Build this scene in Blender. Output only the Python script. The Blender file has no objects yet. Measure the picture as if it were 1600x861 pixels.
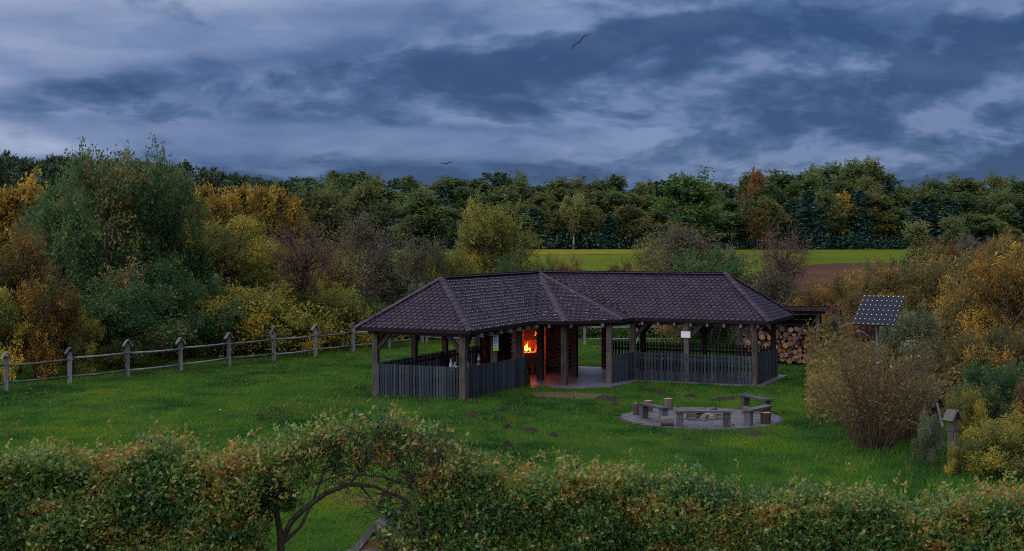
import bpy, math, random
import numpy as np
from mathutils import Vector, Matrix
rnd = random.Random(7)
R = math.radians
S = bpy.context.scene
COL = S.collection
# ------------------------------------------------------------------ camera
F = 2022.0; HOR = 372.0; HC = 4.9          # focal length in photo pixels, horizon row, eye height
cd = bpy.data.cameras.new("camera"); cam = bpy.data.objects.new("camera", cd); COL.objects.link(cam)
cam.location = (0, 0, HC); cam.rotation_euler = (R(90), 0, 0)
cd.sensor_width = 36; cd.lens = F / 1600 * 36; cd.shift_y = -(430.5 - HOR) / 1600
cd.clip_start = 0.1; cd.clip_end = 6000
S.camera = cam
# ------------------------------------------------------------------ light
SUN_EL, SUN_AZ = 52, -105                    # degrees; azimuth clockwise from +Y
W = bpy.data.worlds.new("World"); S.world = W; W.use_nodes = True
nt = W.node_tree; N = nt.nodes; L = nt.links; N.clear()
def nd(t, **kw):
    n = N.new(t)
    for k, v in kw.items(): setattr(n, k, v)
    return n
def mth(op, a, b=None, c=None):
    n = nd('ShaderNodeMath', operation=op)
    for i, v in enumerate((a, b, c)):
        if v is None: continue
        if isinstance(v, (int, float)): n.inputs[i].default_value = v
        else: L.new(v, n.inputs[i])
    return n.outputs[0]
def ramp(fac, stops, interp='LINEAR'):
    n = nd('ShaderNodeValToRGB'); n.color_ramp.interpolation = interp
    e = n.color_ramp.elements
    while len(e) < len(stops): e.new(0.5)
    for el, (p, c) in zip(e, stops): el.position = p; el.color = (*c, 1)
    L.new(fac, n.inputs[0]); return n.outputs[0]
CLOUD_LAYERS = [  # scale, offset, flattening, threshold, edge softness, light shift, weight of the right side, colours dark to lit, cover
    (1.5, (25.3, 8.2, 3.4), 0.27, 0.36, 0.20, 0.020, 1.5, (0.22, 0.56, 1.45), (0.48, 0.92, 2.00), (1.4, 1.9, 3.2), 0.9),
    (2.2, (11.1, 19.2, 1.4), 0.30, 0.46, 0.14, 0.020, 1.2, (0.12, 0.38, 1.10), (0.36, 0.76, 1.75), (1.10, 1.55, 2.80), 0.85),
    (5.2, (7.7, 23.9, 3.7), 0.34, 0.56, 0.12, 0.012, 0.5, (0.16, 0.44, 1.20), (0.42, 0.82, 1.85), (0.95, 1.40, 2.65), 0.5)]
out = nd('ShaderNodeOutputWorld'); bg = nd('ShaderNodeBackground'); bg.inputs[1].default_value = 0.05
L.new(bg.outputs[0], out.inputs[0])
sky = nd('ShaderNodeTexSky', sky_type='NISHITA'); sky.sun_disc = False
sky.sun_elevation = R(SUN_EL); sky.sun_rotation = R(SUN_AZ)
tc = nd('ShaderNodeTexCoord'); sep = nd('ShaderNodeSeparateXYZ'); L.new(tc.outputs['Generated'], sep.inputs[0])
X_, Y_, Z_ = sep.outputs
def deck(scale, detail, rough, dist, off, zoff, shift=0.0, rot=-6):
    """fractal cloud deck seen in perspective: direction projected on a level sheet"""
    den = mth('ADD', mth('MAXIMUM', Z_, 0.0), zoff + shift)
    cb = nd('ShaderNodeCombineXYZ'); L.new(mth('DIVIDE', X_, den), cb.inputs[0]); L.new(mth('DIVIDE', Y_, den), cb.inputs[1])
    mp = nd('ShaderNodeMapping'); mp.inputs['Location'].default_value = off; mp.inputs['Rotation'].default_value = (0, 0, R(rot)); L.new(cb.outputs[0], mp.inputs[0])
    n = nd('ShaderNodeTexNoise'); n.inputs['Scale'].default_value = scale; n.inputs['Detail'].default_value = detail
    n.inputs['Roughness'].default_value = rough; n.inputs['Distortion'].default_value = dist
    L.new(mp.outputs[0], n.inputs['Vector']); return n.outputs[0]
def smooth_(x, lo, hi):
    n = nd('ShaderNodeMapRange'); n.interpolation_type = 'SMOOTHSTEP'; L.new(x, n.inputs[0])
    n.inputs[1].default_value = lo; n.inputs[2].default_value = hi; return n.outputs[0]
def cmix(f, a, b):
    n = nd('ShaderNodeMix', data_type='RGBA'); L.new(f, n.inputs[0]); L.new(a, n.inputs[6]); L.new(b, n.inputs[7]); return n.outputs[2]
# the front of heavy cloud: its edge climbs from low on the left to overhead on the right, with a paler gap beneath it on the left
edge = smooth_(mth('SUBTRACT', mth('MULTIPLY_ADD', X_, 0.125, 0.158), Z_), -0.016, 0.024)
gap = mth('MULTIPLY', mth('MULTIPLY', smooth_(Z_, 0.050, 0.068), mth('SUBTRACT', 1.0, smooth_(Z_, 0.080, 0.100))), mth('SUBTRACT', 1.0, smooth_(X_, 0.02, 0.20)))
side = mth('ADD', mth('MULTIPLY_ADD', edge, 0.20, -0.115), mth('MULTIPLY_ADD', gap, -0.15, mth('MULTIPLY', X_, 0.11)))
side = mth('MULTIPLY', side, mth('MULTIPLY', mth('SUBTRACT', 1.0, smooth_(Z_, 0.22, 0.40)), smooth_(Y_, 0.1, 0.5)))
back_n = mth('SUBTRACT', deck(0.9, 7, 0.55, 0.3, (4.1, 14.4, 9.0), 0.20), mth('MULTIPLY', side, 0.9))
cl = ramp(back_n, [(0.30, (0.22, 0.56, 1.50)), (0.44, (0.50, 0.92, 2.05)), (0.55, (1.15, 1.60, 2.85)), (0.66, (2.3, 2.7, 4.0))])
for sc, off, zo, thr, soft, sh, kx, dark, mid, lite, al in CLOUD_LAYERS:
    c0 = deck(sc, 12, 0.60, 0.22, off, zo); c1 = deck(sc, 6, 0.52, 0.22, off, zo, sh)
    dens = mth('ADD', c0, mth('MULTIPLY', side, kx))
    shade = mth('ADD', mth('MULTIPLY_ADD', mth('SUBTRACT', c1, c0), 4.2, 0.5), mth('MULTIPLY', mth('SUBTRACT', dens, thr + .14), -0.9))
    cl = cmix(mth('MULTIPLY', smooth_(dens, thr, thr + soft), al), cl, ramp(shade, [(0.25, dark), (0.55, mid), (0.85, lite)]))
mx = nd('ShaderNodeMix', data_type='RGBA'); mx.inputs[0].default_value = 0.95
L.new(sky.outputs[0], mx.inputs[6]); L.new(cl, mx.inputs[7]); L.new(mx.outputs[2], bg.inputs[0])
sd = bpy.data.lights.new("sun", 'SUN'); so = bpy.data.objects.new("sun", sd); COL.objects.link(so)
sd.energy = 1.5; sd.angle = R(150); sd.color = (1.0, 0.96, 0.91)
ce = math.cos(R(SUN_EL)); sdir = Vector((ce * math.sin(R(SUN_AZ)), ce * math.cos(R(SUN_AZ)), math.sin(R(SUN_EL))))
so.rotation_euler = sdir.to_track_quat('Z', 'Y').to_euler()
S.view_settings.view_transform = 'Standard'; S.view_settings.look = 'None'
S.view_settings.exposure = 1.58; S.view_settings.gamma = 1.0
S.render.engine = 'CYCLES'; S.cycles.use_denoising = False; S.cycles.filter_width = 1.0
S.cycles.max_bounces = 5; S.cycles.diffuse_bounces = 4; S.cycles.glossy_bounces = 2; S.cycles.transmission_bounces = 3
S.cycles.transparent_max_bounces = 4; S.cycles.caustics_reflective = False; S.cycles.caustics_refractive = False

# ------------------------------------------------------------------ helpers
def px(x, Y): return (x - 800) / F * Y                       # photo column at depth Y -> world x
def hz(y, Y): return HC - (y - HOR) * Y / F                  # photo row at depth Y -> world z
def sstep(a, b, v): t = np.clip((v - a) / (b - a), 0, 1); return t * t * (3 - 2 * t)
def gz(x, y):                                                # ground height
    x = np.asarray(x, float); y = np.asarray(y, float)
    z = -0.1 * sstep(-1.5, 2.5, x) * (1 - sstep(55, 75, y))
    z = z + 1.6 * sstep(110, 380, y) + 0.03 * np.sin(x * 0.35 + 1) * np.sin(y * 0.27) * (1 - sstep(36, 40, y) + sstep(52, 58, y))
    return z + 0.02 * np.maximum(y - 380, 0)
def G(x, y): return float(gz(x, y))
def lat(ix, iy, seed):
    h = np.sin(ix * 127.1 + iy * 311.7 + seed * 74.7) * 43758.5453
    return h - np.floor(h)
def vnoise(x, y, sc, seed):
    x = x / sc; y = y / sc; ix = np.floor(x); iy = np.floor(y); fx = x - ix; fy = y - iy
    fx = fx * fx * (3 - 2 * fx); fy = fy * fy * (3 - 2 * fy)
    return (lat(ix, iy, seed) * (1 - fx) + lat(ix + 1, iy, seed) * fx) * (1 - fy) + (lat(ix, iy + 1, seed) * (1 - fx) + lat(ix + 1, iy + 1, seed) * fx) * fy

def tag(o, label=None, cat=None, group=None, kind=None):
    for k, v in (('label', label), ('category', cat), ('group', group), ('kind', kind)):
        if v: o[k] = v
    return o
def thing(name, label, cat, loc=(0, 0, 0), rz=0, group=None):
    o = bpy.data.objects.new(name, None); COL.objects.link(o); o.location = loc; o.rotation_euler = (0, 0, rz)
    o.empty_display_size = 0.1
    return tag(o, label, cat, group)
def link(name, me, m=None, parent=None, loc=None, rz=None, kind=None):
    o = bpy.data.objects.new(name, me); COL.objects.link(o)
    if m is not None:
        if not me.materials: me.materials.append(m)
        elif me.materials[0] != m: o.material_slots[0].link = 'OBJECT'; o.material_slots[0].material = m
    if parent: o.parent = parent
    if loc is not None: o.location = loc
    if rz is not None: o.rotation_euler = (0, 0, rz)
    if kind: o['kind'] = kind
    return o
def smooth(me): me.polygons.foreach_set('use_smooth', [True] * len(me.polygons)); return me

class MB:
    def __init__(s): s.v = []; s.f = []
    def add(s, vs, fs):
        k = len(s.v); s.v += [tuple(p) for p in vs]; s.f += [[i + k for i in f] for f in fs]; return s
    def box(s, c, d, rot=None, taper=1.0):
        x, y, z = d[0] / 2, d[1] / 2, d[2] / 2; t = taper
        vs = [Vector(p) for p in ((-x, -y, -z), (x, -y, -z), (x, y, -z), (-x, y, -z), (-x * t, -y * t, z), (x * t, -y * t, z), (x * t, y * t, z), (-x * t, y * t, z))]
        if rot is not None:
            if isinstance(rot, (int, float)): rot = Matrix.Rotation(rot, 3, 'Z')
            vs = [rot @ p for p in vs]
        return s.add([p + Vector(c) for p in vs], [[0, 3, 2, 1], [4, 5, 6, 7], [0, 1, 5, 4], [1, 2, 6, 5], [2, 3, 7, 6], [3, 0, 4, 7]])
    def bar(s, p0, p1, w, h, up=(0, 0, 1)):
        p0 = Vector(p0); p1 = Vector(p1); d = (p1 - p0); ln = d.length; d.normalize(); u = Vector(up)
        sx = d.cross(u)
        if sx.length < 1e-4: sx = d.cross(Vector((0, 1, 0)))
        sx.normalize(); u = sx.cross(d)
        m = Matrix((sx, d, u)).transposed()
        return s.box((p0 + p1) / 2, (w, ln, h), m)
    def tube(s, pts, rs, n=6, cap=True):
        pts = [Vector(p) for p in pts]; k0 = len(s.v); ref = None
        for i, p in enumerate(pts):
            d = (pts[min(i + 1, len(pts) - 1)] - pts[max(i - 1, 0)]).normalized()
            a = d.cross(Vector((0.31, 0.95, 0.1)));
            if a.length < 1e-3: a = d.cross(Vector((1, 0, 0)))
            a.normalize(); b = d.cross(a); r = rs[i] if hasattr(rs, '__len__') else rs
            for j in range(n):
                t = 2 * math.pi * j / n; s.v.append(tuple(p + a * math.cos(t) * r + b * math.sin(t) * r))
        for i in range(len(pts) - 1):
            for j in range(n):
                a0 = k0 + i * n + j; a1 = k0 + i * n + (j + 1) % n; s.f.append([a0, a0 + n, a1 + n, a1])
        if cap:
            s.f.append([k0 + j for j in range(n)]); e = k0 + (len(pts) - 1) * n; s.f.append([e + n - 1 - j for j in range(n)])
        return s
    def mesh(s, name, m=None):
        me = bpy.data.meshes.new(name); me.from_pydata(s.v, [], s.f); me.update()
        if m: me.materials.append(m)
        return me
    def build(s, name, m, parent=None, loc=None, rz=None, kind=None, sm=False):
        me = s.mesh(name)
        if sm: smooth(me)
        return link(name, me, m, parent, loc, rz, kind)

def np_mesh(name, V, Fq, tint=None):
    me = bpy.data.meshes.new(name); nv = len(V); nf, k = Fq.shape
    me.vertices.add(nv); me.vertices.foreach_set('co', V.astype(np.float32).ravel())
    me.loops.add(nf * k); me.loops.foreach_set('vertex_index', Fq.astype(np.int32).ravel())
    me.polygons.add(nf); me.polygons.foreach_set('loop_start', np.arange(0, nf * k, k, dtype=np.int32))
    try: me.polygons.foreach_set('loop_total', np.full(nf, k, dtype=np.int32))
    except Exception: pass
    if tint is not None:
        a = me.attributes.new('tint', 'FLOAT', 'POINT'); a.data.foreach_set('value', tint.astype(np.float32))
    me.update(calc_edges=True); return me

# ------------------------------------------------------------------ materials
class M:
    """small node-graph builder"""
    def __init__(s, name):
        s.m = bpy.data.materials.new(name); s.m.use_nodes = True; s.t = s.m.node_tree; s.t.nodes.clear()
        s.out = s.n('ShaderNodeOutputMaterial')
    def n(s, t, **kw):
        k = s.t.nodes.new(t)
        for a, v in kw.items(): setattr(k, a, v)
        return k
    def l(s, a, b): s.t.links.new(a, b)
    def setin(s, sock, v):
        if hasattr(v, 'is_linked') or isinstance(v, bpy.types.NodeSocket): s.l(v, sock)
        else: sock.default_value = v
    def math(s, op, a, b=0.0, clamp=False):
        k = s.n('ShaderNodeMath', operation=op); k.use_clamp = clamp; s.setin(k.inputs[0], a); s.setin(k.inputs[1], b); return k.outputs[0]
    def noise(s, vec, scale, detail=4, rough=0.55, dist=0.0):
        k = s.n('ShaderNodeTexNoise'); k.inputs['Scale'].default_value = scale; k.inputs['Detail'].default_value = detail
        k.inputs['Roughness'].default_value = rough; k.inputs['Distortion'].default_value = dist
        if vec is not None: s.l(vec, k.inputs['Vector'])
        return k.outputs[0]
    def coord(s, kind='Object', scale=(1, 1, 1)):
        c = s.n('ShaderNodeTexCoord').outputs[kind]
        k = s.n('ShaderNodeMapping'); k.inputs['Scale'].default_value = scale; s.l(c, k.inputs[0]); return k.outputs[0]
    def pos(s, scale=(1, 1, 1)):
        c = s.n('ShaderNodeNewGeometry').outputs['Position']
        k = s.n('ShaderNodeMapping'); k.inputs['Scale'].default_value = scale; s.l(c, k.inputs[0]); return k.outputs[0]
    def ramp(s, fac, stops, interp='LINEAR'):
        k = s.n('ShaderNodeValToRGB'); k.color_ramp.interpolation = interp; e = k.color_ramp.elements
        while len(e) < len(stops): e.new(0.5)
        for el, (p, c) in zip(e, stops): el.position = p; el.color = (*c, 1)
        s.l(fac, k.inputs[0]); return k.outputs[0]
    def mix(s, f, a, b):
        k = s.n('ShaderNodeMix', data_type='RGBA'); s.setin(k.inputs[0], f)
        for i, v in ((6, a), (7, b)):
            if isinstance(v, tuple): k.inputs[i].default_value = (*v, 1)
            else: s.l(v, k.inputs[i])
        return k.outputs[2]
    def rand(s): return s.n('ShaderNodeObjectInfo').outputs['Random']
    def attr(s, name): return s.n('ShaderNodeAttribute', attribute_name=name).outputs['Fac']
    def bump(s, h, strength=0.3, dist=0.01):
        k = s.n('ShaderNodeBump'); k.inputs['Strength'].default_value = strength; k.inputs['Distance'].default_value = dist; s.l(h, k.inputs['Height']); return k.outputs[0]
    def bsdf(s, col, rough=0.8, spec=0.3, normal=None, metal=0.0, emit=None, es=0.0):
        b = s.n('ShaderNodeBsdfPrincipled')
        if isinstance(col, tuple): b.inputs['Base Color'].default_value = (*col, 1)
        else: s.l(col, b.inputs['Base Color'])
        s.setin(b.inputs['Roughness'], rough); b.inputs['Specular IOR Level'].default_value = spec; b.inputs['Metallic'].default_value = metal
        if normal is not None: s.l(normal, b.inputs['Normal'])
        if emit: b.inputs['Emission Color'].default_value = (*emit, 1); b.inputs['Emission Strength'].default_value = es
        s.l(b.outputs[0], s.out.inputs[0]); return s.m

def wood_mat(name, c1, c2, grain=(30, 30, 2.0), rough=0.8, spec=0.25, lighten=0.35):
    q = M(name); n = q.noise(q.coord('Object', grain), 1.0, 6, 0.65, 0.3); big = q.noise(q.coord('Object', (2, 2, 1.2)), 1.0, 3)
    f = q.math('ADD', q.math('MULTIPLY', n, 0.8), q.math('MULTIPLY', q.math('SUBTRACT', big, 0.5), 0.7))
    f = q.math('ADD', f, q.math('MULTIPLY', q.math('SUBTRACT', q.rand(), 0.5), lighten))
    return q.bsdf(q.ramp(f, [(0.2, c1), (0.75, c2)]), rough, spec, q.bump(n, 0.4, 0.006))
def plain_mat(name, c1, c2, scale=4.0, rough=0.8, spec=0.3, bump=0.3, metal=0.0, kind='Object'):
    q = M(name); n = q.noise(q.coord(kind), scale, 6, 0.6); f = q.math('ADD', n, q.math('MULTIPLY', q.math('SUBTRACT', q.rand(), 0.5), 0.3))
    return q.bsdf(q.ramp(f, [(0.3, c1), (0.7, c2)]), rough, spec, q.bump(n, bump, 0.01), metal)
def leaf_mat(name, stops, trans=0.42, gloss=0.015, vary=0.22, gain=1.4):
    q = M(name)
    f = q.math('ADD', q.attr('tint'), q.math('MULTIPLY', q.math('SUBTRACT', q.rand(), 0.5), vary), True)
    c = q.ramp(f, [(p, tuple(min(.75, x * gain) for x in k)) for p, k in stops])
    d = q.n('ShaderNodeBsdfDiffuse'); q.l(c, d.inputs[0]); t = q.n('ShaderNodeBsdfTranslucent'); q.l(c, t.inputs[0])
    a = q.n('ShaderNodeMixShader'); a.inputs[0].default_value = trans; q.l(d.outputs[0], a.inputs[1]); q.l(t.outputs[0], a.inputs[2])
    g = q.n('ShaderNodeBsdfGlossy'); g.inputs['Roughness'].default_value = 0.4; g.inputs[0].default_value = (1, 1, 1, 1)
    b = q.n('ShaderNodeMixShader'); b.inputs[0].default_value = gloss; q.l(a.outputs[0], b.inputs[1]); q.l(g.outputs[0], b.inputs[2])
    q.l(b.outputs[0], q.out.inputs[0]); return q.m

MT = {}
MT['slat'] = wood_mat('dark_stained_slats', (0.010, 0.014, 0.022), (0.066, 0.082, 0.110), (40, 40, 3))
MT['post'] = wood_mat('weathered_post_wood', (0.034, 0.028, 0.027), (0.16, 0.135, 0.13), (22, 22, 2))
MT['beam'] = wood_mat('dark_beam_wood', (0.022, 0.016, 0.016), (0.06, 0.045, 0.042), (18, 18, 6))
MT['grey_wood'] = wood_mat('silver_grey_fence_wood', (0.07, 0.066, 0.078), (0.26, 0.245, 0.27), (25, 25, 3))
MT['rust_wood'] = wood_mat('red_stained_board', (0.10, 0.035, 0.02), (0.30, 0.14, 0.09), (3, 25, 25))
MT['fire_brick'] = plain_mat('fire_brick', (0.20, 0.10, 0.07), (0.34, 0.18, 0.13), 10, .9, .2, .4)
MT['bench'] = wood_mat('grey_bench_wood', (0.035, 0.036, 0.042), (0.13, 0.13, 0.15), (12, 12, 12))
MT['bark'] = plain_mat('rough_bark', (0.03, 0.024, 0.02), (0.10, 0.08, 0.07), 12, 0.9, 0.2, 0.6)
MT['twig'] = plain_mat('twig_bark', (0.035, 0.026, 0.024), (0.11, 0.085, 0.08), 8, 0.85, 0.2, 0.2)
MT['red_twig'] = plain_mat('reddish_twig_bark', (0.05, 0.032, 0.030), (0.12, 0.078, 0.070), 8, 0.85, 0.2, 0.2)
MT['willow_twig'] = plain_mat('willow_twig_bark', (0.06, 0.040, 0.028), (0.17, 0.12, 0.075), 8, 0.8, 0.2, 0.2)
MT['birch_bark'] = plain_mat('white_birch_bark', (0.10, 0.09, 0.08), (0.62, 0.60, 0.55), 5, 0.7, 0.2, 0.3)
MT['steel'] = plain_mat('sooty_steel', (0.012, 0.010, 0.010), (0.035, 0.03, 0.03), 9, 0.6, 0.4, 0.3)
MT['pole'] = plain_mat('galvanised_pole', (0.05, 0.05, 0.055), (0.09, 0.09, 0.10), 6, 0.5, 0.4, 0.1)
MT['concrete'] = plain_mat('damp_concrete', (0.05, 0.05, 0.066), (0.115, 0.11, 0.14), 3.0, 0.42, 0.5, 0.2)
MT['paver'] = plain_mat('grey_paver', (0.042, 0.038, 0.053), (0.098, 0.089, 0.120), 6, 0.7, 0.35, 0.4)
MT['stone'] = plain_mat('fire_ring_stone', (0.04, 0.04, 0.044), (0.20, 0.19, 0.19), 5, 0.85, 0.3, 0.6)
MT['soil'] = plain_mat('dark_molehill_soil', (0.010, 0.008, 0.007), (0.035, 0.027, 0.022), 14, 0.95, 0.1, 1.0)
MT['mortar'] = plain_mat('dark_mortar', (0.035, 0.028, 0.028), (0.075, 0.06, 0.06), 10, 0.9, 0.2, 0.4)
MT['char'] = plain_mat('charred_wood', (0.006, 0.006, 0.006), (0.03, 0.028, 0.028), 10, 0.9, 0.2, 0.6)
MT['white'] = plain_mat('white_board', (0.62, 0.66, 0.72), (0.74, 0.78, 0.84), 2, 0.5, 0.4, 0.02)
MT['yellow'] = plain_mat('yellow_print', (0.62, 0.55, 0.03), (0.75, 0.66, 0.05), 2, 0.5, 0.3, 0.02)
MT['green_glass'] = plain_mat('green_bottle', (0.02, 0.09, 0.05), (0.04, 0.14, 0.08), 3, 0.15, 0.6, 0.02)
MT['clear_glass'] = plain_mat('pale_bottle', (0.40, 0.48, 0.58), (0.58, 0.64, 0.72), 3, 0.15, 0.6, 0.02)
MT['red'] = plain_mat('red_print', (0.50, 0.05, 0.04), (0.60, 0.09, 0.06), 3, 0.5, 0.4, 0.02)
q = M('red_brown_brick'); n = q.noise(q.pos((1, 1, 1)), 14, 5); f = q.math('ADD', q.math('MULTIPLY', n, 0.6), q.math('MULTIPLY', q.rand(), 0.5))
MT['brick'] = q.bsdf(q.ramp(f, [(0.2, (0.12, 0.042, 0.038)), (0.8, (0.38, 0.155, 0.13))]), 0.85, 0.25, q.bump(n, 0.5, 0.006))
# roofing: purple-brown mineral shingles; each tab has its own shade
q = M('bitumen_shingle'); n = q.noise(q.coord('Object'), 60, 3, 0.7); big = q.noise(q.coord('Object'), 1.3, 4, 0.6)
f = q.math('ADD', q.math('MULTIPLY', q.attr('tint'), 0.55), q.math('MULTIPLY', q.rand(), 0.0))
f = q.math('ADD', f, q.math('MULTIPLY', n, 0.3)); f = q.math('ADD', f, q.math('MULTIPLY', q.math('SUBTRACT', big, 0.5), 0.8))
MT['shingle'] = q.bsdf(q.ramp(f, [(0.1, (0.014, 0.010, 0.020)), (0.75, (0.035, 0.0245, 0.047))]), 0.75, 0.22, q.bump(n, 0.35, 0.004))
q = M('bitumen_shingle_single'); n = q.noise(q.coord('Object'), 60, 3, 0.7)
f = q.math('ADD', q.math('MULTIPLY', q.rand(), 0.55), q.math('MULTIPLY', n, 0.3))
MT['shingle_one'] = q.bsdf(q.ramp(f, [(0.1, (0.014, 0.009, 0.018)), (0.8, (0.039, 0.0235, 0.043))]), 0.75, 0.22, q.bump(n, 0.35, 0.004))
MT['roof_deck'] = plain_mat('roof_underlay', (0.008, 0.006, 0.009), (0.018, 0.013, 0.018), 5, 0.9, 0.1, 0.2)  # near-black colour paints the shadow lines between shingle tabs
MT['ridge'] = plain_mat('ridge_cap_bitumen', (0.016, 0.011, 0.023), (0.036, 0.026, 0.050), 22, 0.7, 0.25, 0.3)
MT['roof_fleck'] = plain_mat('pale_roof_fleck', (0.12, 0.115, 0.15), (0.30, 0.29, 0.35), 20, 0.5, 0.5, 0.2)  # pale flecks laid at the gaps between shingle tabs
def emat(name, stops, strength):
    q = M(name); n = q.noise(q.coord('Object', (6, 6, 3)), 1.0, 4); g = q.n('ShaderNodeTexCoord').outputs['Generated']
    sp = q.n('ShaderNodeSeparateXYZ'); q.l(g, sp.inputs[0])
    f = q.math('ADD', sp.outputs[2], q.math('MULTIPLY', q.math('SUBTRACT', n, 0.5), 0.6))
    e = q.n('ShaderNodeEmission'); q.l(q.ramp(f, stops), e.inputs[0]); e.inputs[1].default_value = strength; q.l(e.outputs[0], q.out.inputs[0]); return q.m
MT['flame'] = emat('flame', [(0.05, (1.0, 0.75, 0.22)), (0.4, (1.0, 0.42, 0.05)), (0.9, (1.0, 0.10, 0.01))], 1.6)
MT['ember'] = emat('ember', [(0.0, (1.0, 0.16, 0.01)), (1.0, (1.0, 0.05, 0.0))], .6)

# ------------------------------------------------------------------ ground
def grid_mesh(name, xs, ys, zf):
    XX, YY = np.meshgrid(xs, ys); V = np.stack([XX, YY, zf(XX, YY)], -1).reshape(-1, 3)
    nx, ny = len(xs), len(ys); i = np.arange(nx - 1)[None, :] + nx * np.arange(ny - 1)[:, None]
    Fq = np.stack([i, i + 1, i + 1 + nx, i + nx], -1).reshape(-1, 4); return np_mesh(name, V, Fq)
xs = np.concatenate([np.linspace(-2500, -120, 24), np.linspace(-100, -32, 18), np.linspace(-30, 30, 121), np.linspace(32, 100, 18), np.linspace(120, 2500, 24)])
ys = np.concatenate([np.linspace(-60, 14, 12), np.linspace(15, 75, 121), np.linspace(80, 400, 65), np.linspace(450, 3000, 30)])
q = M('meadow_ground'); p = q.pos()
a = q.noise(p, 0.22, 5, 0.6); b = q.noise(p, 2.6, 5, 0.7); c = q.noise(p, 28, 3, 0.7)
f = q.math('ADD', q.math('MULTIPLY', a, 0.5), q.math('ADD', q.math('MULTIPLY', b, 0.35), q.math('MULTIPLY', c, 0.25)))
g = q.ramp(f, [(0.30, (0.022, 0.034, 0.010)), (0.50, (0.030, 0.066, 0.014)), (0.66, (0.055, 0.080, 0.012)), (0.85, (0.075, 0.062, 0.022))])
MT['ground'] = q.bsdf(g, 1.0, 0.0, q.bump(q.math('ADD', b, c), 0.8, 0.05))
ground = link('ground', grid_mesh('ground', xs, ys, gz), MT['ground'], kind='structure')
def field(name, poly, lift, m, step=6.0):
    """a crop sheet that follows the ground; poly in world x, y (convex)"""
    P = np.array(poly); xs = np.linspace(0, 1, 30); ys = np.linspace(0, 1, 40); A, B, C, D = P
    U, Vv = np.meshgrid(xs, ys); Q = ((1 - U) * (1 - Vv))[..., None] * A + (U * (1 - Vv))[..., None] * B + (U * Vv)[..., None] * C + ((1 - U) * Vv)[..., None] * D
    Q = Q + 5 * (np.stack([vnoise(Q[..., 0], Q[..., 1], 14, 3), vnoise(Q[..., 0], Q[..., 1], 11, 4)], -1) - .5) * [1, 1.6]; V = np.concatenate([Q, (gz(Q[..., 0], Q[..., 1]) + lift)[..., None]], -1).reshape(-1, 3); nx, ny = 30, 40
    i = np.arange(nx - 1)[None, :] + nx * np.arange(ny - 1)[:, None]
    return link(name, np_mesh(name, V, np.stack([i, i + 1, i + 1 + nx, i + nx], -1).reshape(-1, 4)), m, kind='structure')
def crop_mat(name, c1, c2, c3):
    q = M(name); p = q.pos(); a = q.noise(p, 0.03, 4); b = q.noise(q.pos((0.6, 0.05, 1)), 1.0, 4, 0.6); c = q.noise(p, 1.5, 4, 0.7)
    f = q.math('ADD', q.math('MULTIPLY', a, 0.5), q.math('ADD', q.math('MULTIPLY', b, 0.3), q.math('MULTIPLY', c, 0.25)))
    return q.bsdf(q.ramp(f, [(0.35, c1), (0.52, c2), (0.7, c3)]), 1.0, 0.0)
field('green_field', [(-60, 120), (160, 120), (200, 372), (-60, 372)], 0.06, crop_mat('young_crop', (0.044, 0.074, 0.011), (0.070, 0.098, 0.014), (0.108, 0.114, 0.019)))
field('stubble_field', [(0, 285), (36, 292), (44, 366), (2, 366)], 0.12, crop_mat('yellow_stubble', (0.095, 0.105, 0.014), (0.135, 0.125, 0.018), (0.17, 0.14, 0.028)))
field('ploughed_field', [(21, 112), (56, 98), (76, 224), (47, 212)], 0.14, crop_mat('ploughed_soil', (0.045, 0.026, 0.020), (0.07, 0.042, 0.032), (0.09, 0.058, 0.045)))

# ------------------------------------------------------------------ pavilion frame: local x = along the right wing, local y = along the left wing
PO = Vector((2.02, 46.14, 0)); PA = R(-24.0)
def PW(x, y, z=0): return PO + Matrix.Rotation(PA, 3, 'Z') @ Vector((x, y, z))
def to_local(x, y):
    dx = x - PO.x; dy = y - PO.y; c, s = math.cos(-PA), math.sin(-PA); return dx * c - dy * s, dx * s + dy * c
PAVE_C = (px(1097, 35.7), 35.9)              # fire pit
PAVE_R = 2.28
DIRT = [(px(885, 41.2), 41.0, 1.3, 0.75), (px(850, 42.0), 41.9, 0.6, 0.5), (px(920, 42.3), 42.2, 0.9, 0.4)]
HILLS = [(944, 623, .5), (959, 625.6, .42), (960, 633.6, .32), (1031, 615, .4), (1079, 621, .42), (1127, 626, .55), (1141, 624.4, .42), (1177, 678.4, .45), (1258, 622, .3),
         (828, 674, .4), (864, 681, .28), (736, 647.4, .38), (784, 642, .3), (793, 669, .3), (792, 696, .3), (1000, 607, .26), (1283, 640, .3)]
HILLP = []
for hx, hy, hr in HILLS:
    Y = F * HC / (hy - HOR); Y = F * (HC - G(px(hx, Y), Y)) / (hy - HOR); HILLP.append((px(hx, Y), Y, hr * .72))

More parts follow.
